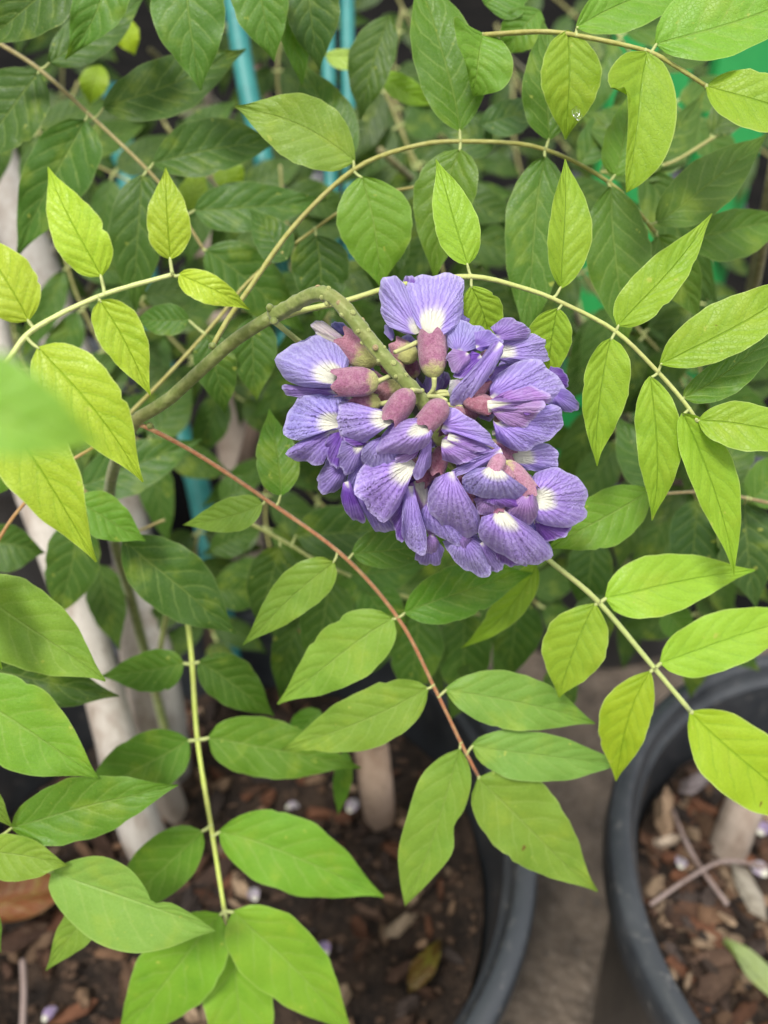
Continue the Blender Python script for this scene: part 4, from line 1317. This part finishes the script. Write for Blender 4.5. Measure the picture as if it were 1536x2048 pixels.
# bottom middle
f = flower('narrow folded flower at the bottom of the cluster')
petal(f, (660, 1045), [(605, 1068), (582, 1110)], (622, 1212), [(648, 1190), (648, 1110)], 21.1, 21.5, 1.2, 1, 2)
petal(f, (668, 980), [(636, 1020), (630, 1120), (638, 1210)], (688, 1258), [(732, 1242), (728, 1150), (695, 1095), (672, 1040)], 20.7, 21.2, 2.4, 0, 0)
petal(f, (700, 955), [(655, 975), (680, 1055), (720, 1140)], (752, 1195), [(790, 1100), (765, 1000)], 21.1, 21.7, 1.6, 0, 3, .3)
petal(f, (755, 1185), [(690, 1250), (688, 1292)], (742, 1308), [(788, 1302), (806, 1240)], 21.6, 22.0, 1.6, 0, 1)
petal(f, (760, 1180), [(720, 1200), (710, 1240)], (740, 1262), [(775, 1250), (785, 1210)], 21.4, 21.6, 1.2, 0, 3)
calyx(f, (800, 850), (715, 960), 42, 20.9, 21.0, (0.20, 0.06, 0.10), 0)
# bottom centre with big hanging petal
f = flower('flower with a large hanging petal at the lower middle')
petal(f, (835, 920), [(765, 948), (738, 1015), (750, 1090), (800, 1150)], (888, 1190), [(945, 1188), (958, 1125), (922, 1045), (870, 1005), (858, 955)], 20.1, 20.95, 4.0, 0, 0)
petal(f, (748, 1040), [(710, 1080), (718, 1140), (780, 1190)], (880, 1228), [(942, 1212), (945, 1180), (840, 1155), (775, 1090)], 20.75, 21.4, 2.2, 0, 0, .12)
petal(f, (880, 1185), [(800, 1208), (835, 1275), (885, 1320)], (965, 1360), [(1002, 1325), (1005, 1260), (960, 1195)], 21.5, 22.1, 2.6, 0, 0)
petal(f, (960, 1215), [(985, 1280), (1000, 1330)], (1022, 1338), [(1062, 1302), (1040, 1245)], 21.4, 22.0, 1, 0, 1)
petal(f, (870, 1180), [(830, 1190), (840, 1215)], (890, 1258), [(905, 1235), (930, 1200)], 21.2, 21.5, .8, 0, 3)
calyx(f, (800, 810), (775, 925), 40, 20.5, 20.55, (0.22, 0.07, 0.11), .1)
calyx(f, (880, 930), (905, 1035), 34, 20.6, 20.7, (0.26, 0.08, 0.14), .1)
# lower right banner
f = flower('flower with a broad wet petal at the lower right')
petal(f, (1035, 1082), [(960, 1108), (947, 1170), (990, 1232), (1080, 1288)], (1195, 1306), [(1252, 1288), (1242, 1230), (1180, 1160), (1100, 1108)], 20.5, 21.5, 3.4, 0, 0, .22)
petal(f, (1060, 1190), [(1005, 1250), (1045, 1302)], (1110, 1312), [(1150, 1302), (1130, 1250)], 21.4, 21.9, 1, 0, 2)
petal(f, (1130, 1110), [(1200, 1150), (1245, 1225)], (1252, 1288), [(1200, 1260), (1140, 1180)], 21.3, 21.9, 1.2, 0, 6)
calyx(f, (985, 1005), (1035, 1085), 36, 20.6, 20.6, (0.28, 0.10, 0.18), .1)
# right lower flower
f = flower('flower with a notched petal at the right edge of the cluster')
petal(f, (1182, 1035), [(1160, 965), (1190, 922), (1275, 906), (1352, 935), (1392, 988)], (1392, 1060), [(1408, 1095), (1370, 1132), (1270, 1152), (1190, 1128), (1168, 1080)], 20.7, 21.7, 2.6, 0, 0, .26)
petal(f, (1180, 1128), [(1240, 1148), (1320, 1142)], (1345, 1145), [(1295, 1195), (1230, 1208), (1190, 1172)], 21.3, 21.8, 1, 0, 2)
calyx(f, (1055, 878), (1158, 1000), 46, 20.15, 20.45, (0.38, 0.17, 0.25), .28)
pedicel(f, [(960, 820, 20.8), (1010, 850, 20.5), (1057, 880, 20.2)])
# right middle, in front
f = flower('small drooping flower in front at the right middle')
petal(f, (1012, 896), [(940, 905), (878, 945), (890, 990), (960, 1028)], (1055, 1048), [(1150, 1040), (1168, 1005), (1110, 968), (1055, 940)], 19.75, 20.3, 3.2, 0, 0, .25)
petal(f, (1000, 1020), [(930, 1032), (950, 1092)], (1000, 1108), [(1052, 1088), (1055, 1040)], 20.4, 20.6, 1.4, 0, 3)
petal(f, (1150, 1015), [(1080, 1050), (1050, 1092)], (1118, 1137), [(1180, 1128), (1197, 1070), (1185, 1010)], 20.35, 20.75, 2.6, 0, 3)
petal(f, (1010, 1020), [(960, 1040), (1040, 1066)], (1110, 1070), [(1135, 1045), (1080, 1035)], 20.2, 20.3, .8, 0, 2)
calyx(f, (1045, 845), (1010, 925), 36, 19.8, 19.8, (0.40, 0.19, 0.28), .1)
calyx(f, (1040, 890), (1080, 955), 26, 19.95, 20.05, (0.36, 0.15, 0.22), .1)
# right behind
f = flower('flower half hidden behind at the right')
petal(f, (1090, 858), [(1110, 800), (1180, 795), (1250, 808)], (1275, 850), [(1278, 905), (1200, 920), (1130, 905)], 20.9, 21.5, 2, 0, 0, .35)
calyx(f, (985, 800), (1085, 850), 36, 20.8, 20.9)
# centre right, folded mauve
f = flower('folded mauve flower right of the stalk end')
petal(f, (798, 735), [(784, 690), (830, 653), (920, 698), (1000, 772)], (1044, 832), [(990, 808), (920, 778), (850, 762), (815, 772)], 19.7, 19.95, 1.8, .5, 0)
petal(f, (795, 800), [(830, 762), (900, 762), (960, 800)], (1012, 832), [(950, 872), (870, 888), (798, 872)], 19.85, 20.05, 2.0, 0, 3, .10)
petal(f, (822, 772), [(850, 756), (920, 782)], (990, 822), [(940, 842), (860, 822)], 19.7, 19.85, .8, .8, 3, .2)
petal(f, (850, 830), [(900, 815), (960, 815)], (1005, 830), [(960, 848), (900, 850)], 19.75, 19.9, .5, 0, 2)
petal(f, (1045, 832), [(980, 832), (900, 882)], (828, 922), [(840, 942), (920, 918), (1000, 884)], 19.9, 20.1, 1.2, 0, 0)
calyx(f, (880, 650), (815, 765), 42, 20.1, 20.0, (0.24, 0.08, 0.12), .1)
pedicel(f, [(760, 620, 20.4), (820, 640, 20.3), (878, 655, 20.1)])
# right open flower
f = flower('wide open flower showing its keel at the right')
petal(f, (1000, 615), [(996, 560), (1040, 505), (1130, 458), (1222, 470)], (1292, 540), [(1302, 590), (1262, 642), (1240, 592), (1160, 556), (1070, 592)], 19.95, 20.75, 3.2, 0, 0)
petal(f, (1010, 715), [(1100, 752), (1190, 692), (1240, 640)], (1308, 672), [(1292, 730), (1220, 802), (1120, 834), (1025, 800)], 20.05, 20.85, 3.2, 0, 0, .12)
petal(f, (988, 640), [(1050, 602), (1110, 558), (1190, 568)], (1255, 628), [(1200, 642), (1100, 652), (1030, 672)], 19.85, 20.15, 1.4, 1.2, 3)
petal(f, (988, 660), [(1060, 668), (1130, 645)], (1215, 622), [(1195, 690), (1110, 742), (1030, 702)], 19.8, 20.05, 1.6, 1.2, 3, .16)
petal(f, (985, 640), [(1050, 608), (1120, 622)], (1205, 632), [(1120, 655), (1040, 682)], 19.65, 19.95, 1.5, 0, 3, .30)
petal(f, (1120, 660), [(1150, 640), (1190, 632)], (1220, 630), [(1200, 665), (1150, 690)], 19.8, 19.95, .5, 0, 2)
petal(f, (1230, 525), [(1248, 482), (1300, 498)], (1324, 550), [(1312, 572), (1270, 572)], 20.8, 21.1, 1, 0, 2)
petal(f, (1255, 590), [(1310, 572), (1350, 612)], (1365, 640), [(1352, 672), (1300, 668), (1258, 648)], 20.7, 21.2, 1.4, 0, 1)
calyx(f, (880, 610), (1000, 655), 44, 20.2, 20.0, (0.27, 0.09, 0.13), .15)
pedicel(f, [(745, 612, 20.5), (820, 600, 20.4), (882, 610, 20.2)])
# top right
f = flower('flower at the upper right behind the folded one')
petal(f, (1008, 430), [(1040, 370), (1130, 345), (1222, 363)], (1242, 400), [(1238, 458), (1150, 468), (1070, 474)], 20.8, 21.4, 2.2, 0, 0, .26)
petal(f, (1020, 362), [(998, 322), (1050, 284), (1110, 290)], (1168, 345), [(1130, 378), (1070, 374)], 20.5, 20.9, 1.8, 0, 1)
petal(f, (1020, 345), [(1050, 305), (1100, 300)], (1150, 335), [(1110, 338), (1060, 340)], 20.45, 20.75, .6, 0, 2)
petal(f, (1000, 505), [(1050, 472), (1100, 468)], (1135, 472), [(1060, 532), (1000, 592), (984, 552)], 21.1, 21.5, 1.2, 0, 1)
calyx(f, (905, 520), (1005, 440), 40, 20.9, 20.85)
# folded flower beside the top one
f = flower('tightly folded flower with deep violet centre beside the top flower')
petal(f, (868, 425), [(820, 400), (818, 325), (850, 291)], (915, 302), [(985, 342), (960, 402), (920, 412)], 20.25, 20.7, 1.8, 0, 0)
petal(f, (938, 402), [(930, 342), (980, 330), (1040, 368)], (1048, 392), [(1012, 398), (960, 422)], 20.0, 20.15, 1.2, .8, 1)
petal(f, (1042, 385), [(1000, 388), (958, 448), (880, 540), (832, 590)], (826, 632), [(870, 645), (932, 602), (1002, 512), (1050, 430)], 19.7, 19.85, 2.2, 0, 0)
petal(f, (960, 440), [(920, 418), (880, 468)], (845, 522), [(900, 528), (962, 482), (992, 430)], 20.0, 19.95, .6, .8, 2)
petal(f, (905, 428), [(840, 408), (816, 450)], (848, 512), [(880, 502), (915, 462)], 19.9, 19.9, 1.2, .6, 3)
petal(f, (880, 540), [(830, 540), (825, 580)], (835, 625), [(870, 600), (900, 560)], 20.0, 20.0, .5, 0, 5)
calyx(f, (890, 655), (965, 540), 46, 20.3, 20.15, (0.32, 0.11, 0.17), .1)
pedicel(f, [(740, 600, 20.5), (820, 590, 20.4), (888, 655, 20.3)])
# back buds behind the stalk
f = flower('wilting bud behind the stalk at the upper left')
calyx(f, (530, 470), (385, 380), 64, 20.75, 20.85, (0.36, 0.14, 0.20), .62)
petal(f, (405, 395), [(340, 392), (280, 352), (256, 312)], (266, 292), [(310, 300), (375, 350)], 20.75, 21.1, 1.6, 0, 5)
petal(f, (402, 352), [(345, 335)], (335, 306), [(380, 300), (418, 332)], 21.0, 21.2, .8, 0, 4)
petal(f, (400, 400), [(350, 395), (300, 370)], (270, 340), [(330, 350), (380, 375)], 20.6, 20.9, .8, 0, 5)
petal(f, (300, 390), [(250, 370), (210, 380)], (195, 385), [(240, 365), (280, 345)], 21.4, 21.6, .6, 0, 4)
pedicel(f, [(600, 470, 20.2), (570, 468, 20.5), (528, 468, 20.75)])
f = flower('small calyx showing behind the right side of the stalk')
calyx(f, (690, 455), (605, 400), 46, 20.8, 21.0, (0.36, 0.16, 0.20), .75)
petal(f, (592, 375), [(556, 345)], (562, 308), [(590, 325), (600, 352)], 21.2, 21.4, .8, 0, 6)
pedicel(f, [(600, 425, 19.95), (650, 405, 20.2), (692, 385, 20.4)])
calyx(f, (640, 560), (540, 610), 50, 20.9, 21.0, (0.30, 0.13, 0.14), .6)
calyx(f, (640, 500), (560, 470), 44, 21.0, 21.1, (0.22, 0.08, 0.10), .2)

# half-open wings tucked between the flowers
rt = random.Random(31)
for (cx, cy, a, l, w, d, tn) in [(560, 640, 200, 90, 34, 20.9, 1), (470, 690, 170, 100, 40, 20.9, 3), (420, 830, 110, 100, 36, 21.0, 2), (540, 960, 120, 110, 44, 21.1, 1), (640, 1010, 100, 110, 34, 21.2, 2), (700, 1060, 80, 110, 40, 21.3, 3), (880, 900, 60, 90, 34, 20.7, 3), (950, 860, 20, 90, 30, 20.5, 2), (960, 1000, 100, 80, 32, 20.8, 2), (1080, 1000, 60, 90, 36, 20.9, 1), (1060, 760, 0, 110, 40, 20.7, 3), (960, 560, 330, 90, 34, 20.6, 2), (860, 480, 280, 80, 30, 20.5, 2), (780, 560, 300, 70, 24, 20.7, 1), (1120, 590, 350, 100, 34, 20.8, 2), (760, 980, 95, 110, 40, 21.0, 1), (860, 1130, 95, 100, 46, 21.3, 2), (1000, 1180, 70, 100, 40, 21.3, 3), (600, 900, 140, 80, 30, 20.8, 2)]:
    if (cx + cy) % 3 == 0 or 'fw' not in globals():
        fw = flower()
    ar = math.radians(a); ux, uy = math.cos(ar), math.sin(ar)
    bx, by = cx - ux * l * .5, cy - uy * l * .5
    for s in (-1, 1):
        petal(fw, (bx, by), [(bx + ux * l * .3 - uy * w * .5 * s, by + uy * l * .3 + ux * w * .5 * s), (bx + ux * l * .7 - uy * w * .9 * s, by + uy * l * .7 + ux * w * .9 * s)], (bx + ux * l, by + uy * l),
              [(bx + ux * l * .7 + uy * w * .25 * s, by + uy * l * .7 - ux * w * .25 * s), (bx + ux * l * .3 + uy * w * .15 * s, by + uy * l * .3 - ux * w * .15 * s)], d + .05 * s, d + .3 + .06 * s, 1.6, .8, tn, .12)

# flowers on the far side of the cluster
rb = random.Random(77)
for k, (cx, cy) in enumerate([(480, 520), (640, 430), (880, 380), (1050, 520), (1120, 700), (1120, 950), (1000, 1120), (820, 1080), (660, 960), (520, 850), (430, 720), (760, 760), (920, 860), (1180, 1060), (760, 560), (960, 640)]):
    f = flower()
    ax = math.atan2(cy - 740, cx - 780)
    dd = rb.uniform(21.9, 22.8)
    for q in range(3):
        a = ax + rb.uniform(-.9, .9)
        l = rb.uniform(90, 130)
        ux, uy = math.cos(a), math.sin(a)
        w = rb.uniform(45, 75)
        bx, by = cx - ux * l * .4, cy - uy * l * .4
        tx, ty = cx + ux * l * .6, cy + uy * l * .6
        petal(f, (bx, by), [(bx + ux * l * .3 - uy * w * .8, by + uy * l * .3 + ux * w * .8), (bx + ux * l * .75 - uy * w, by + uy * l * .75 + ux * w)], (tx, ty),
              [(bx + ux * l * .3 + uy * w * .8, by + uy * l * .3 - ux * w * .8), (bx + ux * l * .75 + uy * w, by + uy * l * .75 - ux * w)], dd - .3, dd + rb.uniform(-.2, .6), rb.uniform(1, 3), 0, rb.choice([1, 2, 3, 1]), .2)
    calyx(f, (cx - math.cos(ax) * 110, cy - math.sin(ax) * 110), (cx - math.cos(ax) * 30, cy - math.sin(ax) * 30), 40, dd - .5, dd - .3, (0.25, 0.08, 0.13), .2)

# ------------------------------------------------------------------ small things
# water drop on the top right leaf
t = NT('clear_water')
g = t.node('ShaderNodeBsdfGlass')
g.inputs['IOR'].default_value = 1.33
g.inputs['Roughness'].default_value = 0.0
DROP = t.done(g.outputs[0])
mb = MB()
c = P(1152, 224, .2262)
mb.blob((0, 0, 0), .0013, 14, 8, (.8, 1.2, .45), .12)
mb.blob((.0008, -.0014, 0), .0009, 12, 8, (1.0, 1, .45), .1)
tag(mb.build('water_drop', DROP, None, None, loc=None), 'clear water drop on the top right leaf', 'water drop')
wd = bpy.data.objects['water_drop']
wd.location = c
wd.rotation_euler = (math.radians(52), 0, 0)

# fallen petals, old blossoms and leaves on the mulch
def fallen(px, py, z, size, tone, label, rz):
    rn = random.Random(int(px))
    nu, nv = 10, 8
    V = []
    for i in range(nu + 1):
        u = i / nu
        for j in range(nv + 1):
            v = 2 * j / nv - 1
            w = math.sin(math.pi * (u * .92 + .04)) ** .7 * .42
            V.append(Vector((u - .5, v * w, .35 * v * v * w + .25 * math.sin(u * 3) * .5 + .03 * math.sin(v * 9 + u * 5))) * size)
    me = grid_mesh('fallen_petal', V, nu, nv)
    o = mesh_obj('fallen_petal', me, PETAL, None, (*TONES[tone], .25), on_z(px, py, z))
    o.rotation_euler = (rn.uniform(-.3, .3), rn.uniform(-.3, .3), rz)
    return tag(o, label, 'petal', 'fallen petals on the mulch')
fallen(585, 1615, zs_l + .012, .008, 5, 'pale lilac blossom fallen on mulch above the long lower leaf', .2)
fallen(648, 1898, zs_l + .012, .008, 7, 'lilac petal on mulch right of the bottom lime leaf', 1.9)
fallen(1360, 1726, zs_r + .014, .008, 5, 'lilac petal beside the thin twigs in the right pot', 1.2)
fallen(1530, 1660, zs_r + .014, .010, 7, 'pale lilac petal by the stub at the right edge', .6)
fallen(1518, 1740, zs_r + .014, .010, 5, 'faded whitish blossom below the stub at the right edge', 2.2)
fallen(506, 1790, zs_l + .012, .008, 5, 'tiny white petal on mulch under the long lower leaf', 2.0)
fallen(100, 2030, zs_l + .012, .008, 7, 'lilac petal at the bottom left corner', .9)
fallen(705, 1612, zs_l + .012, .009, 5, 'white bud fallen on mulch left of the tan stump', .9)

def fallen_leaf(px, py, z, ln, w, col, rz, label, name='fallen_leaf'):
    nu, nv = 16, 8
    V = []
    for i in range(nu + 1):
        u = i / nu
        for j in range(nv + 1):
            v = 2 * j / nv - 1
            V.append(Vector(((u - .5) * ln, v * prof(u) * w, .004 * abs(v) + .004 * math.sin(u * 4) + .002 * math.sin(v * 6 + u * 9))))
    o = mesh_obj(name, grid_mesh(name, V, nu, nv), LEAF, None, (*col, 1), on_z(px, py, z))
    o.rotation_euler = (.1, .08, rz)
    return tag(o, label, 'leaf', 'fallen leaves on the mulch')
fallen_leaf(75, 1790, zs_l + .02, .055, .014, (0.24, 0.085, 0.03), .5, 'orange-brown dead leaf at the lower left edge')
fallen_leaf(850, 1935, zs_l + .014, .034, .006, (0.12, 0.06, 0.015), 1.0, 'yellow-brown dead leaf on mulch inside the left pot rim')
fallen_leaf(1515, 1960, zs_r + .02, .045, .008, (0.40, 0.50, 0.22), 2.0, 'pale green leaf lying in the lower right corner of the right pot')

def twig(pts, r, label, col=(0.26, 0.20, 0.18, 1)):
    q = catmull([on_z(a, b, z) for a, b, z in pts], 16)
    loc = Vector(tuple(q[0]))
    tag(MB().tube(q, r, 6).build('twig', WOOD, None, col, loc=loc), label, 'twig', 'dry twigs on the mulch')
twig([(1345, 1620, zs_r + .018), (1385, 1710, zs_r + .020), (1455, 1810, zs_r + .016)], .0014, 'straight dry twig lying lengthwise in the right pot')
twig([(1300, 1810, zs_r + .016), (1380, 1755, zs_r + .023), (1450, 1722, zs_r + .022), (1536, 1735, zs_r + .016)], .0011, 'thin curved dry twig crossing another in the right pot')
twig([(45, 2060, zs_l + .02), (48, 1980, zs_l + .02), (45, 1920, zs_l + .018)], .0016, 'grey twig upright at the bottom left corner')

# pale bark lumps that stand out in the right pot
for (px, py, s, col, rz, z) in [(1330, 1620, 1.7, (0.36, 0.25, 0.16), 1.3, zs_r), (1335, 1680, 1.1, (0.50, 0.40, 0.30), .4, zs_r), (1500, 1780, 1.7, (0.34, 0.31, 0.25), 1.7, zs_r), (1400, 1560, 1.6, (0.20, 0.17, 0.17), .6, zs_r), (800, 1850, 1.1, (0.25, 0.19, 0.13), .7, zs_l), (520, 1700, 1.5, (0.22, 0.17, 0.14), .4, zs_l)]:
    soil = [o for o in (pot_r if z == zs_r else pot_l).children if o.name.startswith('soil')][0]
    o = bpy.data.objects.new('bark_chip', CHIPS[int(px) % len(CHIPS)])
    COL.objects.link(o)
    o.parent = soil
    o.location = on_z(px, py, z + .012)
    o.rotation_euler = (.3, .2, rz)
    o.scale = (s * .9, s * .9, s * 1.6)
    o.color = (*col, 1)

for o in bpy.data.objects:
    if '_w' in o:
        del o['_w']
